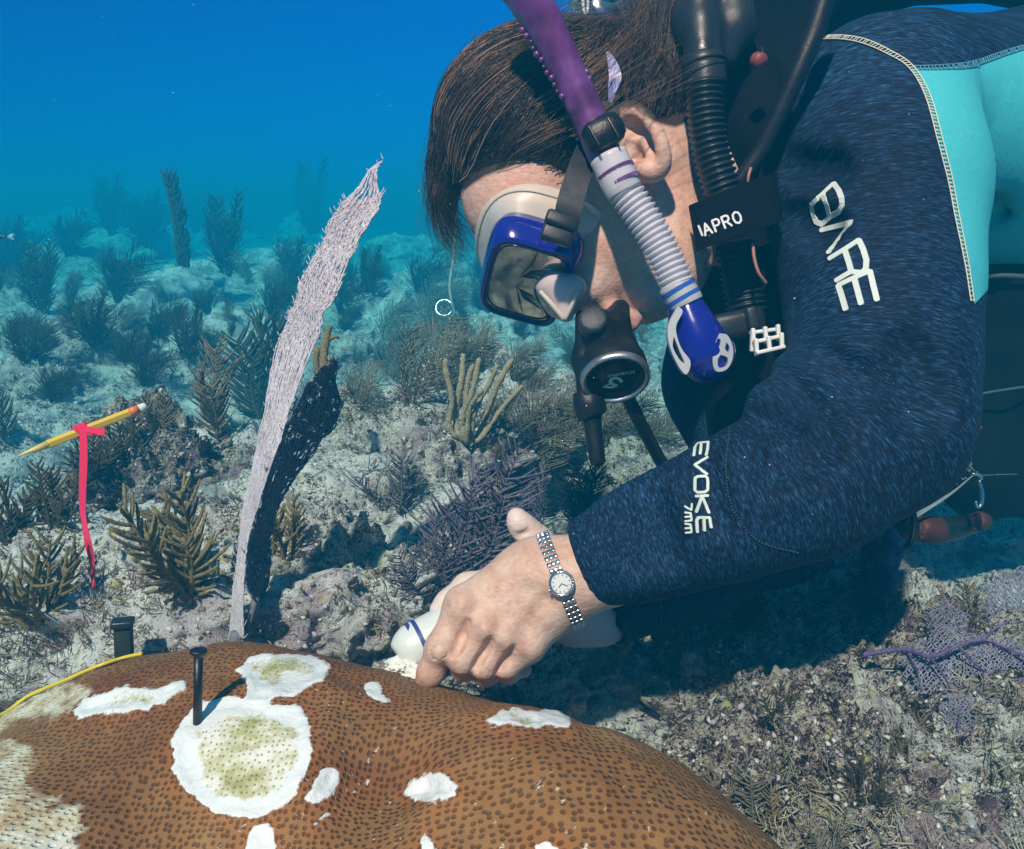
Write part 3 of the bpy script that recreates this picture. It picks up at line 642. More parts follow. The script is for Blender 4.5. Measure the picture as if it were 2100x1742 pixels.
for i, (px, py, d, h, va, rz, lab) in enumerate([
 (850, 815, 2.0, .26, 2, 0, 'tall grey feathery plume nearest right of the sea fan tip branches'), (905, 800, 2.1, .22, 0, 10, 'grey feathery plume directly above the tan sea rods'), (800, 770, 2.5, .24, 1, -10, 'pale grey plume behind and left of the tall grey one'),
 (1075, 920, 1.7, .19, 0, 5, 'grey plume between the tan rods and the black regulator'), (1150, 915, 1.75, .17, 1, 0, 'drooping grey plume against the regulator hose'), (960, 760, 2.6, .20, 2, 40, 'hazy grey bush below the diving mask lens'),
 (1250, 905, 1.9, .17, 0, -5, 'teal grey plume between the two hanging black hoses'), (1330, 930, 1.8, .15, 1, 10, 'teal grey plume left of the diver\'s far arm'), (1050, 780, 2.5, .18, 0, 20, 'hazy plume right below the nose pocket of the mask'),
 (730, 820, 2.0, .14, 2, 0, 'low grey plume close right of the dark fan lobe'), (1190, 830, 2.2, .17, 1, 0, 'hazy plume behind the regulator body'), (880, 680, 3.2, .26, 0, 30, 'faint plume under the small steel ring'), (790, 700, 3.0, .22, 1, 0, 'faint plume far behind the sea fan blade\'s right edge'), (1020, 870, 1.9, .12, 2, 0, 'short grey plume right behind the tan rods')]):
    soft('grey', va, px, py, d, h, rz, lab, 'sea plume', GG)
BG = 'dark hazy soft corals of the far reef'
for i, (px, py, d, h, va, rz, lab) in enumerate([
 (465, 560, 4.2, .46, 2, 0, 'dark branching plume standing against open water left of the sea fan tip'), (300, 500, 5.2, .42, 0, 0, 'faint bushy coral at the skyline left of the tall sea whip'), (600, 560, 4.4, .26, 0, 0, 'round dark bush close left of the sea fan blade at the skyline'),
 (330, 690, 3.2, .20, 1, 0, 'dark bush on the pale mound below the tall sea whip'), (240, 610, 3.6, .30, 1, 20, 'dark bush left of the tall sea whip'), (190, 700, 3.0, .24, 0, 0, 'dark bush at the edge of the far left hollow'), (90, 640, 3.6, .36, 2, 0, 'dark upright coral in the far left hollow'),
 (60, 740, 2.6, .20, 0, 50, 'dim low bush above the left edge plume'), (300, 790, 2.2, .16, 1, 0, 'dim teal bush above the pencil eraser'), (390, 740, 2.5, .22, 2, 0, 'teal plume just left of the pinkish brown spire'), (420, 640, 3.4, .14, 0, 0, 'small bush on the pale far boulder'),
 (140, 520, 5.4, .34, 1, 0, 'faint bush at the far left skyline'), (20, 560, 4.6, .40, 0, 0, 'dim tall bush at the left frame edge'), (700, 640, 3.6, .26, 1, 0, 'teal bush right of the sea fan blade midway up'), (760, 600, 4.2, .28, 2, 0, 'faint upright coral right of the sea fan blade'), (400, 470, 6.0, .42, 1, 30, 'faintest bush at the skyline right of the whip'),
 (230, 480, 6.2, .5, 2, 0, 'faintest upright coral at the left skyline'), (1000, 640, 3.6, .24, 0, 0, 'hazy bush left of the diving mask frame'), (860, 600, 4.6, .3, 1, 0, 'faint bush below the floating hair'), (640, 480, 6.0, .6, 2, 0, 'pale green thin coral behind the sea fan tip'),
 (110, 820, 2.0, .13, 1, 0, 'dim bush above the pencil'), (260, 740, 2.7, .15, 0, 0, 'round teal bush on the low pale mound'), (560, 650, 3.2, .2, 1, 0, 'bush behind the taller dark spire')]):
    soft('bush', va, px, py, d, h, rz, lab, 'soft coral', BG)
b = MB(); g = np.random.default_rng(5)                                      # the tall dark sea whip
for s in range(420):
    z = g.uniform(.02, 1); a = g.uniform(0, 6.28); l = .055 * (.6 + .4 * g.random()); o = np.array([.04 * math.sin(z * 3), 0, z * .62]); dv = np.array([math.cos(a), math.sin(a), .9])
    b.tube([o, o + dv * l * .5, o + dv * l * .72 + np.array([0, 0, l * .35])], [.004, .0045, .003], 4)
b.tube([[.04 * math.sin(z * 3), 0, z * .62] for z in np.linspace(-.15, 1, 12)], .012, 6)
o = put('sea_whip', b.me('sea_whip'), MK['dark'], label='tall dark furry column of coral rising straight up against the blue water at left', cat='sea whip'); o.location = Wp(372, 640, 3.9)
SG = 'small soft corals crowding the middle reef'; g = np.random.default_rng(44)
for i in range(95):
    px, py = g.uniform(-20, 1320), 570 + 330 * g.random() ** 1.3
    if py > 760 and px < 1080: continue
    kd = ['bush', 'bush', 'grey', 'spire', 'grey', 'bush'][g.integers(6)]; va = int(g.integers(len(PROTO[kd]))); hh_ = on_ground(px, py)
    if hh_ is None: continue
    dd = w2c([tuple(hh_)])[0][2]; soft(kd, va, px, py, dd, g.uniform(35, 85) / F * dd, g.uniform(0, 360), 'small dusky soft coral, one of many crowding the hazy middle reef', 'soft coral', SG, tilt=(g.normal() * 10, 8 + g.normal() * 10))
# right-hand corner plants
soft('olive', 2, 1480, 1625, .70, .05, 60, 'low bushy brown soft coral at the right flank of the brown coral', mk='brown', tilt=(0, 10))
soft('olive', 0, 1760, 1640, .66, .055, 10, 'bushy olive soft coral between the lower right rubble lumps', mk='dark', tilt=(0, 14))
soft('spire', 0, 1860, 1560, .72, .06, 40, 'feathery brown soft coral below the large purple fan', tilt=(0, 12))
soft('olive', 1, 1600, 1460, .82, .05, 100, 'dim bushy soft coral on the shaded mottled mound', mk='dark')
soft('blue', 0, 1555, 1655, .66, .075, 30, 'wispy grey olive plume beside the right flank of the brown coral', 'sea plume', mk='grey', tilt=(0, 12))
soft('olive', 1, 1600, 1700, .66, .060, 100, 'thin golden soft coral right of the wispy grey plume', mk='olive', tilt=(0, 20))
soft('blue', 0, 1690, 1750, .64, .055, 200, 'wispy tan plume at the bottom edge below the mottled mound', 'sea plume', mk='grey', tilt=(0, 10))
soft('blue', 0, 1990, 1270, 1.0, .075, 0, 'brown feathery plume between the two purple net fans', 'sea plume', mk='brown', tilt=(0, -20))
soft('purple', 1, 1250, 1385, .86, .05, 0, 'small dim plume in shade right under the far wrist', 'sea plume', mk='brown')
soft('black', 0, 1530, 1290, .98, .08, 0, 'dark branching plume in the shade below the forearm', 'sea plume')
soft('black', 0, 1790, 1235, 1.0, .09, 50, 'dark stubby plume at the foot of the purple stump', 'sea plume', mk='dark')
# ------------------------------------------------------------------ net-like sea fans
def net_fan(b, poly, depth, cell, r, seed, jit=.36, z=0.0):
    g = np.random.default_rng(seed); poly = np.array(poly, float); lo, hi = poly.min(0), poly.max(0); a = cell; pts = {}; ed = []
    nx_, ny_ = int((hi[0] - lo[0]) / (a * 1.0)) + 2, int((hi[1] - lo[1]) / (a * .6)) + 2
    for j in range(ny_):
        for i in range(nx_): pts[i, j] = (lo[0] + (i + .5 * (j % 2)) * a + g.normal() * jit * a * .6, lo[1] + j * a * .6 + g.normal() * jit * a * .4)
    keys = list(pts); P = np.array([pts[q] for q in keys]); ins = dict(zip(keys, poly_sd(P, poly) + g.normal(size=len(P)) * cell * .7 < 0))
    wob = lambda p: z + .006 * math.sin(p[0] * .03) + .006 * math.sin(p[1] * .024 + 1)
    for (i, j) in keys:
        if not ins[i, j]: continue
        for nb in (((i, j + 1), (i + (1 if j % 2 else -1), j + 1)) if (i + j) % 1 == 0 else ()):
            if nb in ins and ins[nb] and g.random() < .96:
                p, q = pts[i, j], pts[nb]; A, B_ = C(*p, depth + wob(p)), C(*q, depth + wob(q)); b.tube(c2w([A, (A + B_) / 2 + g.normal(size=3) * r * .6, B_]), r, 4, cap=False)
m_net = fuzzy('fan_net', (.25, .22, .34), (.42, .39, .52), bump=.0006); m_vein = fuzzy('fan_vein', (.12, .07, .20), (.24, .16, .34), bump=.0008)
PF = 'purple net fans on the right-hand reef'
def purple_fan(label, poly, veins, depth, cell, seed, base):
    t = thing('sea_fan', Wp(*base, depth), label, 'sea fan', PF)
    b = MB(); net_fan(b, poly, depth, cell, .00062, seed); put('net', b.me('net', True), m_net, t)
    b = MB()
    for vv in veins:
        c = spline(Cs([(x, y, depth - .003) for x, y, _ in vv]), 24); rr = spline([[q[2]] for q in vv], 24)[:, 0] / F * depth * .62
        b.tube(c2w(c), rr, 6)
    put('vein', b.me('vein'), m_vein, t)
purple_fan('large purple net fan with violet veins lying over the right-hand reef', [(1842,1325),(1905,1300),(1901,1254),(1936,1219),(1983,1250),(1994,1301),(2050,1305),(2130,1330),(2140,1510),(2002,1530),(1920,1496),(1889,1437),(1846,1385)],
 [[(1770,1345,7),(1787,1340,9),(1858,1332,9),(1909,1348,7),(1963,1324,6),(2014,1312,6),(2061,1328,5),(2120,1355,4)], [(1905,1348,5),(1925,1370,4),(1951,1418,3),(1960,1470,2)], [(2014,1312,5),(2040,1290,4),(2075,1270,3)], [(1858,1332,5),(1880,1375,3),(1890,1420,2)], [(1963,1324,4),(2010,1370,3),(2070,1400,2)]], .675, 9, 1, (1770, 1345))
purple_fan('smaller purple net fan standing upright at the right edge', [(2010,1234),(2034,1176),(2061,1190),(2084,1165),(2140,1150),(2140,1320),(2075,1300),(2016,1290)],
 [[(2075,1310,5),(2070,1270,4),(2060,1220,2)], [(2072,1280,3),(2095,1240,2)]], .74, 9, 2, (2075, 1310))
purple_fan('dim ragged purple fan at the foot of the purple stump', [(1800,1310),(1815,1260),(1850,1235),(1880,1270),(1890,1300),(1850,1325)], [[(1800,1335,4),(1825,1300,3),(1850,1265,2)]], .76, 9, 3, (1800, 1335))
purple_fan('dusky violet fan scrap low on the mottled mound at right', [(1925,1440),(1950,1420),(1990,1425),(2010,1470),(1990,1515),(1945,1510),(1920,1480)], [[(1965,1525,4),(1965,1480,3),(1975,1440,2)]], .66, 8.5, 4, (1965, 1525))
# ------------------------------------------------------------------ the tall lilac sea fan
FL = [(784,329),(751,358),(729,390),(704,415),(677,446),(665,483),(655,510),(623,557),(609,606),(597,637),(582,674),(565,716),(542,837),(525,921),(504,1019),(487,1138),(479,1210),(470,1310)]
FRT = [(786,331),(775,352),(782,395),(780,418),(763,456),(736,493),(724,522),(704,569),(687,606),(670,637),(658,679),(645,712),(596,843),(552,964),(530,1040),(507,1120),(498,1235),(500,1310)]
DL = [(684,731),(672,742),(661,752),(645,770),(631,786),(605,830),(585,875),(566,925),(550,965),(532,1030),(520,1075),(508,1120),(503,1165),(505,1200),(515,1225),(522,1232)]
DR = [(688,733),(690,755),(689,777),(698,812),(700,840),(682,880),(661,905),(627,955),(593,998),(568,1053),(560,1085),(555,1112),(556,1140),(555,1167),(545,1212),(530,1234)]
def blade(name, L, Rr, dl, dr, ns, r, seed, m, parent, fray=.1, sheet=True, lab=None):
    g = np.random.default_rng(seed); n = 150; L = spline(L, n); Rr = spline(Rr, n); b = MB(); S_ = []
    tt = np.arange(n); q1 = np.c_[tt / 5., 0 * tt, 0 * tt + seed]; L[:, 0] += 3.2 * fbm(q1, 3, 3, .7) * np.clip((n - tt) / 60., .25, 1); Rr[:, 0] += 3.2 * fbm(q1 + 40, 3, 4, .7) * np.clip((n - tt) / 60., .25, 1)
    def pt(i, u, dz=0):
        p = L[i] * (1 - u) + Rr[i] * u; return C(p[0], p[1], dl * (1 - u) + dr * u + dz)
    for s in range(ns):
        u0 = (s + .5) / ns; i0 = int(n * fray * abs(math.sin(s * 2.4)) * g.uniform(.2, 2.0)); ph = g.uniform(0, 6.28)
        fr = g.uniform(.22, .4); idx = range(i0, n)
        S_.append((i0, [pt(i, np.clip(u0 + .55 / ns * math.sin(i * fr + ph) + .3 / ns * g.normal(), -.01, 1.01), g.normal() * r * .9) for i in idx]))
        P = np.array(S_[-1][1]); w = c2w(P); rr = r * (1 + .25 * g.normal(size=len(w))).clip(.5, 1.7); rr[0] *= .4; b.tube(w, rr, 5, flat=1.0)
    for q in range(int(ns * n * .9)):                                     # cross links and polyp tufts
        s = g.integers(0, ns - 1); i = g.integers(2, n - 2); (a0, A), (b0, B_) = S_[s], S_[s + 1]
        if i < max(a0, b0): continue
        p, e = A[i - a0], B_[min(max(i + g.integers(-2, 3), b0), n - 1) - b0]; b.tube(c2w([p, e]), r * .75, 4, cap=False)
    for q in range(int(ns * n * .22)):
        s = g.integers(0, ns); a0, A = S_[s]; j = g.integers(0, len(A)); dv = np.array([g.normal() * .5, .9 + .4 * g.normal(), -1.0 + .5 * g.normal()]); dv /= np.linalg.norm(dv)
        l = r * g.uniform(1.2, 2.6); b.tube(c2w([A[j], A[j] + dv * l]), [r * .75, r * .3], 4)
    for side in (0, ns - 1):                                               # fringe of free twigs
        a0, A = S_[side]
        for q in range(55):
            j = g.integers(0, len(A)); dv = np.array([(-1 if side == 0 else 1) * g.uniform(.4, 1), g.uniform(.6, 1.6), g.normal() * .4]); dv /= np.linalg.norm(dv); l = g.uniform(.002, .006)
            b.tube(c2w([A[j], A[j] + dv * l * .6, A[j] + dv * l + np.array([0, l * .3, 0])]), [r * .9, r * .7, r * .4], 4)
    o = put(name, b.me(name), m, parent, label=lab)
    i1 = int(n * fray) ; k_ = 10; V = []; 
    for i in range(i1, n):
        for q in range(k_ + 1): V.append(pt(i, .03 + .94 * q / k_, r * 1.1))
    for i in range(i1, n):
        for q in range(k_ + 1): V.append(pt(i, .03 + .94 * q / k_, r * 1.1 + .0022))
    h_ = (n - i1) * (k_ + 1); f = []
    for i in range(n - i1 - 1):
        for q in range(k_):
            if noise(np.array([[i * .37, q * .9, seed]]), 8)[0] > .38: continue        # lacy gaps
            a = i * (k_ + 1) + q; f += [(a, a + 1, a + k_ + 2, a + k_ + 1), (h_ + a, h_ + a + k_ + 1, h_ + a + k_ + 2, h_ + a + 1)]
        for q in (0, k_): a = i * (k_ + 1) + q; f.append((a, a + k_ + 1, h_ + a + k_ + 1, h_ + a))
    put('web', me_from('web', c2w(np.array(V)), f), M_web if m is M_lil else M_webd, o)
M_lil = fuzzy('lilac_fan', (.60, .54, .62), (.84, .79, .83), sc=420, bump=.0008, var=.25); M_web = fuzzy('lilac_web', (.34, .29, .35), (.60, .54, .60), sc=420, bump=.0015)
M_dkf = fuzzy('shaded_fan', (.15, .145, .19), (.36, .36, .43), sc=420, bump=.0008); M_webd = fuzzy('shaded_web', (.05, .05, .075), (.13, .13, .17), sc=420, bump=.001)  # same fan as the lilac one, its shade put into a darker colour
t = thing('sea_fan', Wp(488, 1310, .695), 'tall narrow lilac sea fan with a frayed tip, standing behind the brown coral', 'sea fan')
blade('lit_blade', FL, FRT, .720, .688, 30, .00066, 1, M_lil, t, .15, lab='pale lilac blade, frayed at its tip')
blade('shaded_blade', DL, DR, .690, .755, 26, .00062, 2, M_dkf, t, .10, lab='fan lobe with its shade painted in as dark slate, folded behind the pale blade')
b = MB(); b.tube(c2w(spline(Cs([(486,1296,.70),(484,1330,.70),(482,1365,.70)]), 8)), .0062, 8); b.tube(c2w(spline(Cs([(525,1226,.70),(512,1270,.70),(498,1310,.70),(490,1345,.70)]), 10)), [.0035] * 10, 6)
put('stem', b.me('stem'), plain('fan_stem', (.20, .18, .22), .8, 0, .3, 200), t)
# knotty brown stick behind the fan
b = MB(); b.tube(c2w(spline(Cs([(668,790,1.0),(664,740,1.0),(668,700,1.0),(676,668,1.0)]), 14)), [.0055,.005,.0062,.005,.0058,.0045,.0055,.0048,.006,.0045,.005,.004,.0045,.003], 7)
b.tube(c2w(spline(Cs([(652,770,1.0),(648,735,1.0),(654,712,1.0)]), 8)), .004, 6); b.tube(c2w(Cs([(668,700,1.0),(688,690,1.0),(695,694,1.0)])), [.003, .0026, .002], 5)
put('dead_twig', b.me('dead_twig'), MK['olive'], label='short knotty brown twig peeping out right of the lilac blade', cat='twig')
# small rust-brown branching sponges near the tan rods
for i, (px, py, d, lab) in enumerate([(868, 875, 1.28, 'thin rust brown sponge twigs on the craggy rock'), (1005, 905, 1.34, 'spotted brown rope sponge leaning on the tan rods')]):
    b = MB(); g = np.random.default_rng(90 + i)
    for q in range(5):
        o = np.array([g.normal() * .008, g.normal() * .008, 0]); tp = o + np.array([g.normal() * .012, 0, g.uniform(.035, .07)]); b.tube(spline([o, (o + tp) / 2 + g.normal(size=3) * .006, tp], 9), .0028 * (1 + .3 * g.normal(size=9)).clip(.6, 1.5), 6)
    put('rope_sponge', b.me('rope_sponge'), plain('rust_sponge', (.22, .11, .05), .8, 0, .5, 160), label=lab, cat='sponge').location = Wp(px, py, d)
# ================================================================== the diver
def solid(name, k, smooth=2):
    v, q = k.mesh(smooth); w = c2w(v)
    tri = np.einsum('ij,ij->i', w[q[:, 0]] - w.mean(0), np.cross(w[q[:, 1]] - w[q[:, 0]], w[q[:, 2]] - w[q[:, 0]])).sum()
    return v, w, (q if tri > 0 else q[:, ::-1])
def skin_material():
    m = Mt('skin'); f = m.noise(55, 4, .6); g = m.noise(420, 3, .65); p = m.noise(14, 2)
    f2 = m.noise(160, 3, .6); f = m.math('ADD', m.math('MULTIPLY', f, .55), m.math('MULTIPLY', f2, .45)); c = m.ramp(f, (.34, (.56, .29, .21)), (.5, (.66, .42, .32)), (.66, (.74, .54, .44)))
    c = m.mix(m.rng(p, .5, .72, 0, .55), c, (.66, .34, .27)); c = m.mix(m.rng(m.vor(240), .14, .06, 0, .35), c, (.42, .20, .12))
    c = m.mix(m.rng(m.at('scalp', 'Fac'), 4, -4), c, (.05, .032, .022))
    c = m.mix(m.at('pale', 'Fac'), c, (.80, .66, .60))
    c = m.mix(m.at('lip', 'Fac'), c, (.52, .24, .22))
    w = m.vor(230, 'F1', vec=m.map(m.coord(), (1, 1, 1.6)))
    m.set(col=c, rough=m.rng(f, .3, .7, .42, .62), spec=.4, sss=.12, sssr=(.9, .35, .2), ssss=.006, nor=m.bump(m.math('ADD', g, m.math('MULTIPLY', w, .8)), .0006, .60)); return m.m
M_SKIN = skin_material()
U_ = np.array([-.886, .463, 0]); F0 = np.array([-.463, -.886, 0]); Z_ = np.array([0, 0, -1.]); ph = R(28)
F_ = math.cos(ph) * F0 + math.sin(ph) * Z_; L_ = -math.sin(ph) * F0 + math.cos(ph) * Z_       # crown, face and left-ear directions
HC = C(1140, 285, .715)
# ---- head and neck
k = Sculpt((-.11, -.02, .55), (.40, .41, .90), .0026)
k.ell(HC, (U_, F_, L_), (.098, .098, .073), .02)
k.ball((1070, 425, .690, 112), .03)
k.chain([(1120, 470, .70, 108), (1215, 545, .695, 92), (1270, 590, .69, 72)], .02)
k.chain([(1320, 380, .712, 118), (1355, 500, .705, 98), (1335, 590, .69, 56)], .025)
k.ball((1330, 628, .672, 31), .016); k.ball((1225, 500, .668, 82), .03); k.ball((1218, 590, .655, 30), .02); k.ball((1370, 560, .69, 60), .03)
k.chain([(1330, 330, .74, 125), (1460, 380, .765, 150), (1640, 420, .82, 170)], .03)
k.chain([(1250, 632, .655, 17), (1282, 646, .653, 14), (1300, 648, .657, 9)], .008)            # lips round the mouthpiece
k.chain([(1272, 662, .650, 12), (1296, 664, .652, 13), (1310, 655, .657, 8)], .006)
k.chain([(1302, 606, .640, 8), (1312, 640, .634, 7), (1316, 660, .640, 6)], .012, '-')
k.chain([(1255, 585, .633, 7), (1230, 610, .630, 6), (1212, 635, .636, 5)], .014, '-')         # fold beside the mouth
k.chain([(1275, 560, .636, 5), (1300, 585, .632, 5)], .012, '-')
k.chain([(1105, 545, .665, 22), (1140, 600, .655, 26), (1152, 628, .652, 26)], .02)            # nose inside the pocket
k.ball((1105, 480, .640, 24), .014, '-'); k.ball((1105, 478, .655, 24), .004)                  # eye socket and eyeball behind the skirt
k.chain([(1430, 440, .690, 6), (1440, 540, .680, 6)], .012, '-')
# ear
E = [(1268, 246, .641), (1280, 230, .634), (1302, 227, .628), (1326, 243, .624), (1346, 272, .622), (1358, 305, .623), (1361, 335, .627), (1352, 352, .632), (1338, 358, .634)]
E = spline(E, 40)
for i in range(len(E) - 1): k.cone(C(*E[i]), C(*E[i + 1]), .0042, .0042, .005)
k.ell(C(1312, 300, .643), (C(1358, 350, .63) - C(1280, 240, .63), np.array([.75, .5, .3]), np.array([.25, -.2, -1])), (.030, .0175, .006), .008)
k.chain([(1262, 262, .650, 20), (1288, 340, .650, 22)], .015)
k.chain([(1284, 262, .632, 12), (1306, 262, .631, 12), (1330, 288, .629, 12), (1338, 312, .630, 10)], .006, '-')
k.chain([(1292, 286, .636, 8), (1316, 290, .633, 8), (1332, 318, .632, 8), (1328, 338, .632, 7)], .005)
k.chain([(1300, 312, .630, 13), (1308, 326, .632, 12)], .007, '-')
k.chain([(1286, 306, .640, 8), (1290, 330, .640, 10), (1310, 346, .634, 9)], .006); k.ball((1328, 352, .632, 17), .008)
v1, w1, q1 = solid('head', k)
# ---- near (left) hand
def finger(k, pts, kk=.004):
    c = Cs(pts); r = [p[3] / F * p[2] for p in pts]
    for i in range(len(pts) - 1): k.cone(c[i], c[i + 1], r[i], r[i + 1], kk if i else .010)
k = Sculpt((-.085, -.215, .53), (.22, -.05, .73), .00118)
k.chain([(1250, 1160, .60, 84), (1165, 1187, .600, 80), (1120, 1195, .603, 74)], .01)
for a, b_ in (((1105, 1165, .604, 52), (948, 1238, .594, 32)), ((1115, 1190, .600, 54), (996, 1282, .586, 31)), ((1130, 1215, .600, 54), (1040, 1306, .586, 30)), ((1140, 1238, .603, 48), (1086, 1330, .590, 26))):
    k.chain([a, b_], .018)
k.chain([(1080, 1205, .612, 70), (985, 1270, .606, 44)], .025)
H2 = k; H2.f0 = k.f.copy()
def finger_field(pts, kk=.008):
    t = Sculpt(k.lo, k.lo + k.h * (k.n - 1), k.h); t.n = k.n; t.ax = k.ax; t.f = np.full(k.n, 1.0, np.float32); c = Cs(pts); r = [p[3] / F * p[2] for p in pts]
    for i in range(len(pts) - 1): t.cone(c[i], c[i + 1], r[i], r[i + 1], kk)
    return t.f
fi = finger_field([(948, 1240, .594, 33), (903, 1330, .585, 28.5), (884, 1378, .589, 25), (868, 1408, .596, 20)])
fm = finger_field([(997, 1283, .585, 32), (948, 1350, .581, 28), (951, 1370, .594, 23), (985, 1366, .618, 20)])
fr = finger_field([(1041, 1304, .586, 31), (993, 1362, .584, 27), (996, 1382, .597, 22), (1030, 1376, .618, 19)])
fp = finger_field([(1086, 1326, .590, 28), (1038, 1364, .589, 24), (1042, 1380, .600, 19), (1075, 1374, .618, 16)])
ft = finger_field([(1090, 1250, .632, 36), (985, 1275, .640, 30), (925, 1318, .632, 25), (900, 1345, .620, 19)])
fing = fi
for t in (fm, fr, fp, ft): fing = smin(fing, t, .0022)
k.f = smin(k.f, fing, .008)
for p in ((951, 1243, .581, 16), (1001, 1282, .573, 17), (1045, 1303, .574, 16), (1090, 1325, .580, 13)): k.ball(p, .014)   # knuckles
k.ball((903, 1334, .575, 15), .010)
for pts in ([(960, 1276), (946, 1312), (934, 1342)], [(1008, 1310), (990, 1342), (974, 1368)], [(1054, 1330), (1036, 1354), (1019, 1376)]): k.crease(pts, .0012, .005, .0005)
for a, b_ in (((980, 1255, .566), (1060, 1205, .569)), ((1022, 1275, .566), (1090, 1215, .570)), ((1068, 1300, .567), (1120, 1235, .572))):
    k.cone(C(*a), C(*b_), .0016, .0010, .014, '-')
for y, x0, x1 in ((1318, 886, 922), (1326, 882, 925), (1334, 880, 926), (1342, 880, 924), (1350, 882, 920)): k.cone(C(x0, y + 3, .5725), C(x1, y - 4, .5715), .0006, .0006, .0016, '-')
for x, y in ((944, 1366), (990, 1374)):
    for q in (-6, 0, 6): k.cone(C(x - 14, y + q, .575), C(x + 14, y + q - 3, .575), .0005, .0005, .0016, '-')               # creases over the index joint
v2, w2, q2 = solid('hand', k, 2)
# ---- far (right) hand
k = Sculpt((-.09, -.205, .57), (.24, -.03, .76), .0017)
k.chain([(1290, 1256, .680, 37), (1238, 1277, .668, 39), (1180, 1262, .662, 52)], .012)
k.chain([(1180, 1255, .665, 60), (1060, 1205, .660, 52)], .02); k.chain([(1150, 1220, .66, 50), (1030, 1200, .655, 34)], .02)
k.chain([(1165, 1170, .655, 40), (1100, 1108, .645, 29), (1073, 1082, .640, 24.5), (1061, 1066, .638, 18), (1058, 1058, .638, 13)], .008)
g0 = k.f.copy(); parts = []
for pts in ([(1030, 1190, .655, 31), (958, 1205, .650, 27), (918, 1235, .645, 22), (897, 1252, .642, 17)], [(1030, 1215, .662, 30), (955, 1245, .66, 26), (905, 1285, .652, 22), (890, 1305, .645, 18)], [(1040, 1245, .668, 29), (970, 1290, .668, 25), (930, 1325, .655, 20)], [(1060, 1270, .670, 26), (1000, 1320, .668, 22), (965, 1345, .655, 17)]):
    parts.append(finger_field(pts))
fing = parts[0]
for t in parts[1:]: fing = smin(fing, t, .002)
k.f = smin(k.f, fing, .008)
k.chain([(1066, 1098, .632, 4), (1080, 1092, .631, 4)], .006, '-')
v3, w3, q3 = solid('far_hand', k, 2)
# ---- inner body joins them into one skin
k = Sculpt((-.02, -.21, .50), (.62, .36, 1.15), .009)
k.chain([(1560, 420, .82, 120), (1760, 260, .84, 150), (2300, 330, 1.0, 180)], .05); k.chain([(1790, 260, .72, 110), (1815, 600, .65, 105), (1800, 890, .605, 90), (1480, 1050, .595, 75), (1240, 1162, .600, 62)], .03)
k.chain([(1560, 480, .92, 100), (1500, 800, .86, 90), (1570, 1080, .78, 80), (1400, 1195, .705, 44)], .03)
v4, w4, q4 = solid('core', k, 1)
Vs = [w1, w2, w3, w4]; Qs = []; n = 0
for w, q in ((w1, q1), (w2, q2), (w3, q3), (w4, q4)): Qs.append(q + n); n += len(w)
me = me_from('person', np.concatenate(Vs), np.concatenate(Qs))
HAIRP = [(700, 300), (860, 520), (945, 520), (940, 440), (941, 398), (994, 362), (1057, 340), (1113, 333), (1150, 352), (1166, 366), (1186, 330), (1205, 278), (1240, 240), (1275, 222), (1300, 222), (1332, 246), (1360, 256), (1385, 262), (1416, 250), (1500, 200), (1500, -200), (700, -200)]
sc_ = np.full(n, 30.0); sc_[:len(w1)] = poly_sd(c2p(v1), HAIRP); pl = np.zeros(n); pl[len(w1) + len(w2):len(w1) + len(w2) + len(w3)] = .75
lp = np.zeros(n); P1 = c2p(v1); lp[:len(w1)] = np.clip(1.2 - np.minimum(np.linalg.norm(P1 - [1294, 660], axis=1) / 17, np.linalg.norm(P1 - [1268, 640], axis=1) / 14), 0, 1) * (v1[:, 2] < .70)
attr(me, 'scalp', sc_); attr(me, 'pale', pl); attr(me, 'lip', lp)
person = put('person', me, M_SKIN, label='diver in navy and turquoise wetsuit leaning over the brown coral, holding a white tube', cat='person')
HEAD = BVHTree.FromPolygons([tuple(map(float, x)) for x in w1], [tuple(int(i) for i in x) for x in q1])
LHAND = BVHTree.FromPolygons([tuple(map(float, x)) for x in w2], [tuple(int(i) for i in x) for x in q2])
# finger nails would face away; the far thumb shows none either
# ---- wetsuit
ARM = [(1800, 230, .71, 185), (1790, 400, .675, 196), (1802, 590, .642, 172), (1806, 750, .612, 160), (1786, 886, .592, 149), (1650, 980, .580, 146), (1480, 1050, .584, 121), (1330, 1107, .592, 99), (1150, 1177, .601, 86)]
RARM = [(1540, 470, .94, 150), (1500, 780, .87, 128), (1590, 1075, .78, 112), (1430, 1178, .715, 82), (1235, 1278, .668, 56)]
k = Sculpt((-.0, -.235, .49), (.80, .50, 1.42), .0042)
k.chain([(1620, 330, .90, 215), (2150, 300, .95, 245), (2700, 330, 1.12, 235)], .06)
k.chain([(1850, 240, .80, 200), (2150, 330, .93, 230)], .06)
k.chain([(1560, 400, .86, 170), (1700, 350, .90, 200)], .05); k.chain(RARM, .03)
k.chain(ARM, .035); k.ball((1824, 882, .604, 124), .035)
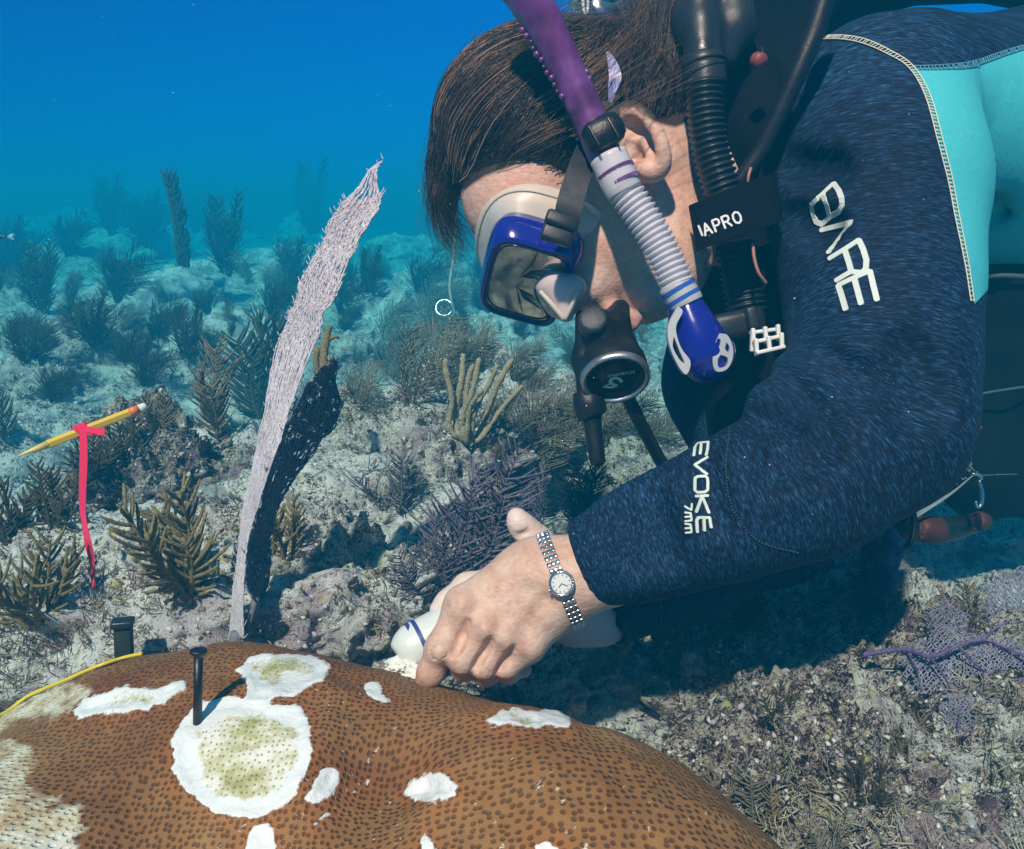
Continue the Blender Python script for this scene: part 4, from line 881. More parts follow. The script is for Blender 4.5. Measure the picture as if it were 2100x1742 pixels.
for pts, r_, k_, sk_ in (([(1625, 738), (1665, 742), (1700, 755), (1740, 785), (1765, 815)], .009, .012, -.001), ([(1650, 742), (1690, 752), (1725, 776)], .006, .008, .006), ([(1600, 782), (1650, 800), (1700, 845)], .006, .016, .001), ([(1540, 836), (1575, 850), (1610, 890)], .005, .016, .001),
   ([(1850, 700), (1900, 760), (1925, 840)], .004, .020, 0), ([(1800, 760), (1850, 800), (1880, 860)], .004, .020, 0), ([(1600, 330), (1660, 350), (1720, 350)], .004, .02, 0), ([(1610, 440), (1665, 462), (1700, 470)], .0035, .02, 0), ([(1330, 1010), (1345, 1080), (1370, 1150)], .003, .018, 0), ([(1270, 1040), (1280, 1100), (1300, 1170)], .003, .018, 0), ([(1440, 930), (1450, 1000), (1480, 1090)], .003, .016, 0), ([(1570, 960), (1640, 940), (1700, 900)], .004, .02, 0)):
    k.crease(pts, r_, k_, sk_)
for pts in ([(1600, 765), (1660, 770), (1710, 795)], [(1540, 815), (1590, 830)]): k.crease(pts, .008, .02, .003, '+')
k.chain([(2010, 330, .81, 10), (2005, 450, .80, 14), (2000, 560, .80, 12)], .04, '-')
k.chain([(2100, 420, .82, 6), (2040, 440, .81, 5)], .02, '-'); k.chain([(2090, 200, .83, 5), (2040, 260, .82, 4)], .025, '-')
k.chain([(1500, 893, .536, 3), (1492, 960, .520, 3), (1505, 1040, .516, 3), (1555, 1108, .520, 3), (1640, 1132, .53, 2)], .012, '-')
ca = Cs(ARM)[-1]; ax_ = Cs(ARM)[-1] - Cs(ARM)[-2]; ax_ /= np.linalg.norm(ax_); CUFF = C(1194, 1160, .600)
k.cut(CUFF, ax_, .003, ((-.02, -.20, .50), (.13, -.04, .655)))
bx = Cs(RARM)[-1] - Cs(RARM)[-2]; bx /= np.linalg.norm(bx); k.cut(C(1252, 1280, .668), bx, .003, ((-.02, -.23, .656), (.13, -.10, .80)))
v, w, q = solid('wetsuit', k, 2)
def along(v, ch, sig=.062):
    D = spline([list(C(*p[:3])) + [p[3] / F * p[2]] for p in ch], 56); c, rad = D[:, :3], D[:, 3]; cum = np.r_[0, np.cumsum(np.linalg.norm(np.diff(c, axis=0), axis=1))]
    T = np.gradient(c, axis=0); T /= np.linalg.norm(T, axis=1)[:, None]; s = np.zeros(len(v)); th = np.zeros(len(v)); best = np.zeros(len(v))
    for a in range(0, len(v), 20000):
        x = v[a:a + 20000]; d2 = ((x[:, None] - c[None]) ** 2).sum(-1); m = d2.min(1); w_ = np.exp(-(d2 - m[:, None]) / sig ** 2 * 1.6); w_ /= w_.sum(1)[:, None]
        cc, tt = w_ @ c, w_ @ T; tt /= np.linalg.norm(tt, axis=1)[:, None]; off = x - cc; s[a:a + 20000] = w_ @ cum + (off * tt).sum(1) * .55; best[a:a + 20000] = np.sqrt(m) - w_ @ rad
        u = np.array([0, 0, 1.]) - tt * tt[:, 2:]; u /= np.linalg.norm(u, axis=1)[:, None]; y = np.cross(tt, u); th[a:a + 20000] = np.arctan2((off * y).sum(1), -(off * u).sum(1))
    return best, s, th
bA, sA, tA = along(v, ARM); bB, sB, tB = along(v, RARM); far = bB < bA
s_ = np.where(far, sB + 2, sA); th_ = np.where(far, tB, tA)
me = me_from('wetsuit', w, q)
attr(me, 'weave', np.stack([s_, th_ * .075, np.zeros(len(s_))], 1), 'FLOAT_VECTOR')
P = c2p(v); CY_ = [(1868, 140), (1935, 139), (1990, 133), (2050, 113), (2105, 96), (2400, 30), (2400, 580), (2030, 590), (1998, 625), (1982, 540), (1962, 450), (1947, 370), (1927, 290), (1902, 200)]
sd = poly_sd(P, CY_); attr(me, 'panel', np.where(v[:, 2] < 1.25, sd, 40))
m = Mt('neoprene'); wv = m.at('weave')
n1 = m.noise(1, 2, .6, vec=m.map(wv, (1100, 120, 1))); n2 = m.noise(1, 2, .6, vec=m.map(wv, (480, 46, 1), loc=(3, 8, 1))); n3 = m.noise(7, 3)
st = m.math('ADD', m.math('MULTIPLY', n1, .68), m.math('MULTIPLY', n2, .32)); st = m.math('ADD', st, m.math('MULTIPLY', m.math('SUBTRACT', n3, .5), .22))
c = m.ramp(st, (.40, (.002, .004, .013)), (.49, (.004, .013, .040)), (.56, (.010, .040, .105)), (.68, (.032, .120, .250)))
lint = m.rng(m.vor(60), .045, .02); c = m.mix(m.math('MULTIPLY', lint, .6), c, (.5, .6, .7))
cyn = m.mix(m.noise(300, 2), (.05, .46, .52), (.08, .56, .60))
c = m.mix(m.rng(m.at('panel', 'Fac'), .5, -.5), c, cyn)
m.set(col=c, rough=.82, spec=.2, sheen=.0, nor=m.bump(st, .0007, .55, m.bump(m.noise(26, 3, .6), .004, .35)))
suit = put('wetsuit', me, m.m, person, label='navy streaked wetsuit with a turquoise side panel')
SUIT = BVHTree.FromPolygons([tuple(map(float, x)) for x in w], [tuple(int(i) for i in x) for x in q])
# ---- lettering and seams laid on the suit
def on(bvh, pts, off=.0006, step=3.0):
    P = [np.array(pts[0], float)]
    for a, b_ in zip(pts[:-1], pts[1:]):
        a, b_ = np.array(a, float), np.array(b_, float); n = max(1, int(np.linalg.norm(b_ - a) / step)); P += [a + (b_ - a) * (i + 1) / n for i in range(n)]
    o = []
    for p in P:
        h, nn_ = ray(p[0], p[1], bvh)
        if h is not None: o.append((h + nn_ * off, nn_))
    return o
def ribbon(b, pts, w, off=.0004, th=.0006):                 # raised flat print: rounded ends, real thickness
    if len(pts) < 2: return
    p = np.array([x[0] for x in pts]); nn_ = np.array([x[1] for x in pts]); t = np.gradient(p, axis=0); t /= np.linalg.norm(t, axis=1)[:, None] + 1e-12
    sd_ = np.cross(nn_, t); sd_ /= np.linalg.norm(sd_, axis=1)[:, None] + 1e-12; n = len(p); V = []; hw = w / 2
    p = np.concatenate([p[:1] - t[:1] * hw * .5, p, p[-1:] + t[-1:] * hw * .5]); sd_ = np.concatenate([sd_[:1] * .55, sd_, sd_[-1:] * .55]); nn_ = np.concatenate([nn_[:1], nn_, nn_[-1:]]); n += 2
    for i in range(n): V += [p[i] - sd_[i] * hw, p[i] - sd_[i] * hw * .9 + nn_[i] * th, p[i] + sd_[i] * hw * .9 + nn_[i] * th, p[i] + sd_[i] * hw]
    f = [(i * 4 + j, i * 4 + j + 1, i * 4 + j + 5, i * 4 + j + 4) for i in range(n - 1) for j in range(3)] + [(0, 1, 2, 3), (n * 4 - 1, n * 4 - 2, n * 4 - 3, n * 4 - 4)]
    b.add(V, f)
M_PRINT = plain('pale_print', (.62, .72, .66), .6, 0, .08, 200, .0002)
def k3(p): return [(1361.7 + x * .3766, y * .3766) for x, y in p]
def k4(p): return [(1361.7 + x * .3766, 574.2 + y * .3766) for x, y in p]
b = MB()
for i, s in enumerate([[(805,1115),(925,1003)], [(925,1003),(955,1045),(970,1085),(974,1120),(955,1152),(905,1182)], [(866,1060),(890,1115),(905,1180)], [(805,1115),(815,1165),(832,1210),(862,1224),(905,1182)],
          [(858,1256),(1023,1212),(897,1380)], [(903,1412),(985,1362),(1062,1312)], [(1062,1312),(1085,1360),(1103,1420),(1100,1468),(1078,1490),(1022,1484)], [(985,1362),(1008,1430),(1022,1484)], [(1022,1484),(985,1505),(940,1532)],
          [(952,1558),(1040,1516),(1122,1482)], [(952,1558),(972,1620),(992,1690)], [(1038,1518),(1055,1585),(1075,1660)], [(1122,1482),(1140,1560),(1160,1640)]]):
    ribbon(b, on(SUIT, k3(s)), .0042, th=.0006 + .00004 * i)
put('lettering', b.me('lettering', False), M_PRINT, suit, label='large word printed down the upper arm'); b = MB()
for i, s in enumerate([[(172,915),(186,893),(244,888)], [(244,888),(240,930),(232,958)], [(206,892),(203,930),(198,952)], [(172,915),(168,940),(164,962)], [(242,968),(166,1012),(236,1062)],
          [(166,1082),(184,1074),(226,1072),(240,1084),(238,1146),(222,1160),(178,1162),(164,1150),(166,1082)], [(168,1182),(240,1178)], [(204,1182),(244,1272)], [(204,1182),(170,1268)],
          [(174,1310),(182,1298),(246,1298)], [(246,1298),(250,1330),(254,1352)], [(213,1298),(214,1335),(216,1368)], [(174,1310),(176,1345),(180,1374)]]):
    ribbon(b, on(SUIT, k4(s)), .0021, th=.0006 + .00004 * i)
for i, s in enumerate([[(148,1222),(146,1256)], [(146,1256),(112,1234)], [(114,1268),(142,1272)], [(142,1272),(146,1290),(116,1292)], [(146,1290),(148,1312),(118,1314)], [(118,1328),(146,1332)], [(146,1332),(150,1350),(120,1352)], [(150,1350),(152,1374),(122,1376)]]):
    ribbon(b, on(SUIT, k4(s), step=2), .0014, th=.0006 + .00004 * i)
put('lettering', b.me('lettering', False), M_PRINT, suit, label='small word and thickness mark printed down the forearm')
b = MB(); b2 = MB()
def stitch(b, pts, w, gap, r):
    c = on(SUIT, [tuple(x) for x in spline(pts, 60)], .0010, 2.0); p = np.array([x[0] for x in c]); nn_ = np.array([x[1] for x in c])
    ok = np.r_[True, np.linalg.norm(np.diff(p, axis=0), axis=1) < .012]; p, nn_ = p[ok], nn_[ok]
    cum = np.r_[0, np.cumsum(np.linalg.norm(np.diff(p, axis=0), axis=1))]; t = np.gradient(p, axis=0); t /= np.linalg.norm(t, axis=1)[:, None] + 1e-12; sd_ = np.cross(nn_, t)
    for sg in (-1, 1): b.tube(p + sd_ * w * .5 * sg, r, 5)
    for s in np.arange(0, cum[-1], gap):
        i = np.searchsorted(cum, s); i = min(i, len(p) - 1); b.tube([p[i] - sd_[i] * w * .5, p[i] + sd_[i] * w * .5 + t[i] * gap * .35], r, 4)
stitch(b, [(1640, 97), (1672, 82), (1720, 78), (1770, 86), (1820, 108), (1868, 140), (1902, 200), (1927, 290), (1947, 370), (1962, 450), (1980, 540), (1992, 620)], .0042, .0032, .00048)
put('seam_stitching', b.me('seam_stitching'), plain('cream_thread', (.66, .68, .55), .7, 0, .1, 200, 0), suit)
stitch(b2, [(1875, 141), (1935, 139), (1990, 133), (2050, 113), (2098, 98)], .0040, .0034, .00045)
put('seam_stitching', b2.me('seam_stitching'), plain('blue_thread', (.10, .33, .46), .7, 0, .2, 200, 0), suit)
b = MB(); c = on(SUIT, [tuple(x) for x in spline([(1497, 885), (1490, 960), (1503, 1040), (1553, 1108), (1640, 1134)], 50)], .0006, 2); p = np.array([x[0] for x in c])
for i in range(0, len(p) - 2, 3): b.tube(p[i:i + 3], .0006, 5)
put('elbow_seam', b.me('elbow_seam'), plain('dark_thread', (.03, .05, .08), .7, 0, .2, 200, 0), suit)
# rubber edging of the far cuff
b = MB(); cc = C(1251, 1280, .668); e1 = np.cross(bx, [0, 0, 1.]); e1 /= np.linalg.norm(e1); e2 = np.cross(bx, e1); rr = 57 / F * .668
b.tube(c2w([cc + rr * (math.cos(a) * e1 + math.sin(a) * e2) for a in np.linspace(0, 2 * math.pi, 40)]), .0022, 6, cap=False); put('cuff_edge', b.me('cuff_edge'), plain('black_edge', (.012, .013, .016), .5, 0, .2, 100), suit)
# ---- hair: a close cap and thousands of strands swept back to the tie
def hair_material():
    m = Mt('hair'); t = m.at('tone', 'Fac'); n = m.noise(40, 3)
    c = m.ramp(t, (0, (.010, .007, .006)), (.40, (.035, .021, .013)), (.62, (.095, .056, .032)), (.82, (.23, .14, .08)), (1, (.42, .28, .17)))
    m.set(col=c, rough=.38, spec=.45); return m.m
M_HAIR = hair_material(); g = np.random.default_rng(3)
ke = Sculpt((-.13, .02, .58), (.20, .42, .86), .003); ke.ell(HC, (U_, F_, L_), (.1065, .1045, .081), .02)
ke.chain([(912, 340, .70, 20), (916, 410, .703, 17), (930, 470, .705, 7)], .02); ke.chain([(1300, 170, .70, 85), (1370, 205, .715, 60)], .03)
X_, Y_, Z3 = np.meshgrid(*ke.ax, indexing='ij'); Pp = np.stack([CX + X_ / Z3 * F, CY - Y_ / Z3 * F], -1).reshape(-1, 2)
hp = (poly_sd(Pp, HAIRP).reshape(X_.shape) / F * .65).astype(np.float32); hp[Z3 > .73] = -.03
ke.f = -smin(-ke.f, -hp, .010)
hv, hw_, hq = solid('hair', ke, 2); hn = normals(hw_, hq); cen = c2w(HC)[0]
if np.einsum('ij,ij->i', hn, hw_ - cen).sum() < 0: hn = -hn
HB = BVHTree.FromPolygons([tuple(map(float, x)) for x in hw_], [tuple(int(i) for i in x) for x in hq])
TIE = np.array(Wp(1290, 70, .70)); hpx = c2p(hv); vis = np.where((hv[:, 2] < .74) & (poly_sd(hpx, HAIRP) < -2))[0]
SV, SF, ST = [hw_], [hq], [.08 + .25 * g.random(len(hw_))]; base_n = len(hw_)
def strand(P, r, tone):
    global base_n
    n = len(P); t = np.gradient(P, axis=0); t /= np.linalg.norm(t, axis=1)[:, None] + 1e-9; u = np.cross(t, [.3, .9, .2]); u /= np.linalg.norm(u, axis=1)[:, None] + 1e-9; w_ = np.cross(t, u); rr = r * np.linspace(1, .45, n)[:, None]
    V = np.stack([P + rr * u, P + rr * (-.5 * u + .87 * w_), P + rr * (-.5 * u - .87 * w_)], 1).reshape(-1, 3)
    f = [(base_n + i * 3 + j, base_n + i * 3 + (j + 1) % 3, base_n + (i + 1) * 3 + (j + 1) % 3, base_n + (i + 1) * 3 + j) for i in range(n - 1) for j in range(3)]
    SV.append(V); SF.append(np.array(f)); ST.append(np.full(len(V), tone)); base_n += len(V)
clump = lambda p: float(noise(np.array([p]) * 55, 4)[0])
for s in range(5200):
    i = vis[g.integers(len(vis))]; p = hw_[i].copy(); P = []; L = g.uniform(.035, .10); st = L / 9; jit = g.normal(size=3) * .16; lift = abs(g.normal()) * .0016 + .0004 + .0055 * max(0., clump(p * .5 + 3.))
    c0 = clump(p * np.array([1, 1, 1])); tone = np.clip(.24 + .36 * c0 + .15 * g.normal(), 0, 1)
    if hpx[i, 0] > 1240: tone = np.clip(tone * .8 + .18, 0, 1)
    for q_ in range(10):
        h, nn_, _, _ = HB.find_nearest(Vector(p)); nn_ = np.array(nn_); nn_ = nn_ if nn_ @ (p - cen) > 0 else -nn_; ps = np.array(h); P.append(ps + nn_ * (lift + .0010 * math.sin(q_ * .9 + s)))
        d = TIE - ps
        if hpx[i, 0] > 1290: d = np.array(Wp(1370 + (s % 7) * 12, -60, .72)) - ps
        d = d - nn_ * (d @ nn_); d /= np.linalg.norm(d) + 1e-9; d = d + jit + .22 * np.array([noise(np.array([ps * 30]), 5)[0], noise(np.array([ps * 30]), 6)[0], 0]); p = ps + d / np.linalg.norm(d) * st
    strand(np.array(P), g.uniform(.00022, .00042), tone)
for s_i in range(26):                                         # lighter golden streaks
    i0 = vis[g.integers(len(vis))]; near = vis[np.argsort(((hw_[vis] - hw_[i0]) ** 2).sum(1))[:160]]; Ls = g.uniform(.05, .12)
    for s in range(46):
        i = near[g.integers(len(near))]; p = hw_[i].copy(); P = []; jit = g.normal(size=3) * .06; lift = .0012 + abs(g.normal()) * .0016; tone = np.clip(g.normal(.84, .10), .5, 1)
        for q_ in range(10):
            h, nn_, _, _ = HB.find_nearest(Vector(p)); nn_ = np.array(nn_); nn_ = nn_ if nn_ @ (p - cen) > 0 else -nn_; ps = np.array(h); P.append(ps + nn_ * lift)
            d = TIE - ps
            if hpx[i, 0] > 1290: d = np.array(Wp(1400, -60, .72)) - ps
            d = d - nn_ * (d @ nn_); d /= np.linalg.norm(d) + 1e-9; d = d + jit + .20 * np.array([noise(np.array([ps * 30]), 5)[0], noise(np.array([ps * 30]), 6)[0], 0]); p = ps + d / np.linalg.norm(d) * Ls / 9
        strand(np.array(P), g.uniform(.00022, .0004), tone)
for s in range(900):                                          # loose drifting hairs
    i = vis[g.integers(len(vis))]; p0 = hw_[i]; o = p0 - cen; o /= np.linalg.norm(o); d = TIE - p0; d /= np.linalg.norm(d); L = g.uniform(.03, .085); t = np.linspace(0, 1, 9)[:, None]
    strand(p0 + d * L * t + o * (.002 + L * g.uniform(.05, .32) * np.sin(t * 2.4)) + g.normal(size=3) * .18 * L * t ** 1.5 + .0015 * np.sin(t * 8 + s) * g.normal(size=3), .00026, g.uniform(.1, .8))
def wisp(pts, n, spread, r=.0002, tone=(.2, .7), tip=1.0):
    c = Cs(pts)
    for q_ in range(n):
        o = g.normal(size=3) * spread * .55; e = g.normal(size=3) * spread * tip * 1.6; P = spline(c, 12); t = np.linspace(0, 1, 12)[:, None]
        strand(c2w(P + o * (1 - t * .3) + e * t ** 1.6 + .0016 * np.sin(t * g.uniform(4, 9) + q_) * g.normal(size=3)), r * g.uniform(.7, 1.5), g.uniform(*tone))
wisp([(905, 330, .70), (893, 400, .70), (905, 460, .705), (945, 515, .70)], 150, .007, tone=(.0, .45)); wisp([(935, 200, .70), (892, 290, .71), (888, 390, .715), (930, 480, .71)], 130, .006, tone=(0, .5))
wisp([(930, 395, .68), (925, 430, .69), (938, 480, .695)], 60, .006, tone=(0, .4))
wisp([(1060, 250, .645), (1150, 200, .62), (1250, 130, .62), (1330, 60, .66)], 45, .009, tone=(.4, .9)); wisp([(1050, 320, .645), (1150, 262, .615), (1220, 225, .605), (1260, 190, .61)], 60, .008, tone=(.4, .95))
wisp([(1180, 275, .60), (1250, 240, .59), (1330, 200, .60), (1420, 150, .62)], 12, .006, tone=(.5, .9)); wisp([(1000, 130, .69), (1060, 70, .70), (1150, 30, .72)], 40, .008, tone=(.1, .5)); wisp([(930, 230, .69), (960, 150, .70), (1010, 95, .705)], 50, .006, tone=(0, .5))
for a in range(9):
    wisp([(1300 + 14 * a, 235 - 3 * a, .665 + .004 * a), (1290 + 15 * a, 140, .672), (1310 + 13 * a, 50, .68), (1300 + 22 * a, -60, .69)], 70, .008, .00028, tone=(.15, .78))
wisp([(1225, 120, .66), (1270, 75, .68), (1330, 55, .68), (1370, -20, .69)], 160, .011, .00025, tone=(.1, .8)); wisp([(1150, 60, .70), (1230, 60, .69), (1310, 85, .68)], 160, .010, .00025, tone=(.05, .6))
wisp([(1300, 660, .655), (1335, 690, .66), (1370, 720, .67)], 10, .006, .00018, tone=(.4, .9), tip=1.4)
me = me_from('hair', np.concatenate(SV), [tuple(map(int, x)) for q_ in SF for x in q_]); attr(me, 'tone', np.concatenate(ST))
put('hair', me, M_HAIR, person, label='brown streaked hair swept back and floating up')
# ================================================================== diving gear (each piece lifts away, so each is a thing)
def cpt(px, py, d): return Vector(c2w(C(px, py, d))[0])
def cdir(v): return Vector(c2w(np.array(v, float))[0] - c2w(np.zeros(3))[0])
def ctube(b, pts, k=12, n=None, cap=True, flat=1.0):      # pts (px, py, d, r px) -> smooth tube
    n = n or len(pts) * 8; s = spline([list(C(*p[:3])) + [p[3] / F * p[2]] for p in pts], n); return b.tube(c2w(s[:, :3]), s[:, 3], k, cap, flat)
def clear(name, col, rough, trans=.8, ior=1.38, alpha=1.0, sss=0):
    m = Mt(name); m.set(col=m.mix(m.noise(60, 3), tuple(x * .85 for x in col), col), rough=rough, trans=trans, ior=ior, alpha=alpha)
    if sss: m.set(sss=sss, sssr=(.5, .5, .5), ssss=.01)
    return m.m
M_BLK = plain('black_rubber', (.007, .008, .011), .42, 0, .35, 80, .0005); M_CLOTH = plain('black_nylon', (.004, .005, .009), .95, 0, .5, 300, .0012, .12)
M_DGR = plain('dark_plastic', (.016, .020, .026), .38, 0, .25, 90, .0003); M_BLUE = Mt('cobalt_plastic'); M_BLUE.set(col=(.010, .012, .26), rough=.16, spec=.6, coat=.3); M_BLUE = M_BLUE.m
M_GREY = plain('pale_grey_plastic', (.42, .45, .47), .4, 0, .12, 90, .0003); M_WHT = plain('white_plastic', (.74, .75, .74), .4, 0, .06, 60, .0002)
M_CHR = plain('polished_steel', (.72, .73, .75), .14, 1.0, .08, 50, 0); M_STEEL = plain('brushed_steel', (.62, .65, .68), .25, 1.0, .15, 200, .0002)
# ------------------------------------------------------------------ mask
M0 = C(1088, 563, .652); ML = np.array([.17, .44, -.88]); ML /= np.linalg.norm(ML); MU = np.array([-.96, .26, -.056]); MU -= ML * (MU @ ML); MU /= np.linalg.norm(MU); MFd = np.cross(MU, ML); MFd *= np.sign(MFd @ F_); M0 = M0 - ML * .008; MF = frame(c2w(M0)[0], cdir(MFd), cdir(ML))            # x: her left, y: head up or down, z: out of the face
Uw = cdir(MU).normalized(); ysg = 1 if Vector(MF.col[1][:3]).dot(Uw) > 0 else -1
def rr_loop(hw, hu, hd, r, f, n=200, nose=0.0, ex=4.6):              # rounded rectangle in mask space, optional nose notch on the lower side
    P = []
    for i in range(n):
        a = 2 * math.pi * i / n; ca, sa = math.cos(a), math.sin(a); h = hu if sa > 0 else hd; e = 2 / ex
        x = hw * .69 * math.copysign(abs(ca) ** e, ca); y = h * math.copysign(abs(sa) ** e, sa)
        if nose and sa < 0: y += nose * math.exp(-(x / .024) ** 2)
        P.append(MF @ Vector((x, y * ysg, f)))
    return P
def loft(b, loops, close=False):
    n = len(loops[0]); V = [p for l in loops for p in l]; m = len(loops)
    f = [(i * n + j, i * n + (j + 1) % n, (i + 1) * n + (j + 1) % n, (i + 1) * n + j) for i in range(m - 1) for j in range(n)]
    if close: f += [((m - 1) * n + j, (m - 1) * n + (j + 1) % n, (j + 1) % n, j) for j in range(n)]
    return b.add([tuple(v) for v in V], f)
mask = thing('diving_mask', MF.translation, 'diving mask with cobalt blue frame, cream silicone skirt and mirrored lens mottled grey with painted reflections', 'diving mask')
NZ = .023
b = MB(); loft(b, [rr_loop(.074, .037, .036, 0, .004, nose=NZ), rr_loop(.0765, .0395, .0385, 0, -.004, nose=NZ), rr_loop(.077, .040, .039, 0, -.014, nose=NZ), rr_loop(.073, .037, .036, 0, -.022, nose=NZ), rr_loop(.067, .033, .031, 0, -.020, nose=NZ), rr_loop(.0665, .031, .029, 0, -.002, nose=NZ), rr_loop(.067, .0315, .0295, 0, .004, nose=NZ), rr_loop(.0685, .033, .0315, 0, .0070, nose=NZ), rr_loop(.072, .0358, .0348, 0, .0068, nose=NZ)], True)
fr_ = put('mask_frame', b.me('mask_frame'), M_BLUE, mask)
b = MB(); Lp = rr_loop(.0675, .0315, .0300, 0, .0045, nose=NZ); n = len(Lp)
V = [tuple(p) for p in Lp] + [tuple(p) for p in rr_loop(.040, .016, .010, 0, .0045, nose=NZ * .8)] + [tuple(MF @ Vector((0, .010 * ysg, .0045)))]
b.add(V, [(j, (j + 1) % n, n + (j + 1) % n, n + j) for j in range(n)] + [(n + j, n + (j + 1) % n, 2 * n) for j in range(n)])
m = Mt('lens_glass'); m.set(col=m.ramp(m.noise(60, 4, .65, dist=.6), (.3, (.34, .31, .26)), (.52, (.60, .56, .48)), (.7, (.80, .76, .68))), metal=.9, rough=m.rng(m.noise(70, 3), .3, .7, .03, .14)); put('lens', b.me('lens'), m.m, mask)  # mottled grey-brown tint paints the reflected reef into the lens colour
b = MB()                                                   # dark inner bevel lines round the nose notch
for q, (dz, dw) in enumerate(((.0075, -.002),)): b.tube([tuple(p) for p in rr_loop(.0695 + dw, .033 + dw, .0315 + dw, 0, dz, nose=NZ)] + [tuple(rr_loop(.0695 + dw, .033 + dw, .0315 + dw, 0, dz, nose=NZ)[0])], .0009, 5, cap=False)
put('lens_rim', b.me('lens_rim'), plain('navy_rim', (.008, .010, .05), .2, 0, .2, 80, 0), mask)
m = Mt('cream_silicone'); m.set(col=m.mix(m.noise(18, 3), (.66, .60, .50), (.78, .73, .64)), rough=m.rng(m.noise(25, 3), .3, .7, .25, .5), spec=.45, trans=.22, sss=.3, sssr=(.6, .5, .4), ssss=.012, nor=m.bump(m.noise(35, 2), .003, .3)); M_SIL = m.m
b = MB(); sk = [(.070, .034, .033, -.016), (.073, .038, .035, -.022), (.080, .044, .046, -.029), (.085, .049, .056, -.037), (.088, .053, .064, -.043), (.086, .054, .066, -.047), (.080, .050, .061, -.048)]
Lps = []
for a, u, d, f in sk:
    lp = rr_loop(a, u, d, 0, f, ex=4.6 - 2.3 * min(1, max(0, (-f - .016) / .028)))
    for i, p in enumerate(lp):                             # the skirt wraps round the temples
        x = (MF.inverted() @ p).x; t = max(0, -f - .018) / .036; lp[i] = p + Vector(MF.col[2][:3]) * (-.013 * t * (abs(x) / .085) ** 2 + .010 * t * (1 - (abs(x) / .085) ** 2))
    Lps.append(lp)
loft(b, Lps); put('skirt', b.me('skirt'), M_SIL, mask)
for q, ins in enumerate(((-.050, .006),)):
    b = MB(); lp = []
    for p in Lps[3 - q]:
        lp.append(tuple(p + (p - MF.translation).normalized() * .0012))
    b.tube(lp + [lp[0]], .0007, 5, cap=False); put('skirt_ridge', b.me('skirt_ridge'), M_SIL, mask)
def ptri(b, A, Bb, Cc, D, th): pass
b = MB()                                                   # clear nose pocket
k = Sculpt((.01, .07, .56), (.075, .20, .70), .0018)
k.cone(C(1118, 588, .648), C(1180, 588, .632), .0075, .0075, .006); k.cone(C(1145, 590, .642), C(1160, 645, .638), .015, .0052, .008); k.cone(C(1175, 590, .634), C(1160, 645, .638), .009, .0052, .006)
pv_, pw, pq = solid('pocket', k, 2); put('nose_pocket', me_from('nose_pocket', pw, pq), clear('clear_silicone', (.86, .72, .74), .2, .25, 1.34, sss=.5), mask)
b = MB(); ctube(b, [(1108, 598, .634, 5), (1135, 628, .632, 6), (1158, 655, .632, 6)], 8); ctube(b, [(1158, 655, .632, 6), (1175, 622, .627, 5), (1184, 598, .622, 4)], 8); put('pocket_edge', b.me('pocket_edge'), M_SIL, mask)
# strap, buckle and the lavender pad at the back of the head
def strap_band(b, pts, th, nrm):                           # pts (px, py, d, half width px, angle of width deg)
    s = spline([list(C(*p[:3])) + [p[3] / F * p[2], R(p[4])] for p in pts], len(pts) * 8); V = []
    nz = np.array(nrm, float); nz /= np.linalg.norm(nz)
    for q in s:
        wd = np.array([math.cos(q[4]), -math.sin(q[4]), 0]); wd -= nz * (wd @ nz) * .8
        for a, t in ((-1, 0), (-1, th), (1, th), (1, 0)): V.append(q[:3] + wd * q[3] * a + nz * t)
    n = len(s); f = [(i * 4 + j, i * 4 + (j + 1) % 4, i * 4 + 4 + (j + 1) % 4, i * 4 + 4 + j) for i in range(n - 1) for j in range(4)] + [(0, 1, 2, 3), (n * 4 - 1, n * 4 - 2, n * 4 - 3, n * 4 - 4)]
    return b.add(c2w(np.array(V)), f)
b = MB(); strap_band(b, [(1158, 468, .596, 27, 18), (1168, 420, .593, 27, 18), (1186, 360, .598, 26, 20), (1210, 300, .612, 25, 24), (1236, 258, .622, 23, 30), (1252, 215, .632, 22, 20)], .003, (0, 0, -1)); put('strap', b.me('strap', False), plain('strap_rubber', (.012, .015, .02), .5, 0, .4, 220, .0005), mask)
b = MB(); MB_ = frame(c2w(C(1152, 456, .583))[0], cdir((.1, .15, -1)), cdir((.93, -.30, -.05))); b.box(MB_, .0125, .0055, .006, .25)
b.box(frame(c2w(C(1142, 484, .584))[0], cdir((.05, .1, -1)), cdir((.93, -.30, -.05))), .0115, .0058, .0050, .25); put('buckle', b.me('buckle'), M_DGR, mask)
b = MB(); strap_band(b, [(1246, 108, .640, 3, 0), (1256, 130, .634, 10, 5), (1262, 160, .631, 13, 8), (1256, 188, .632, 9, 8), (1252, 212, .634, 3, 8)], .002, (-.2, 0, -1))
m = Mt('lavender_pad'); m.set(col=m.ramp(m.noise(1, 3, .6, vec=m.map(m.coord(), (260, 90, 60))), (.4, (.16, .18, .50)), (.6, (.50, .52, .86))), rough=.4); put('strap_pad', b.me('strap_pad', False), m.m, mask)
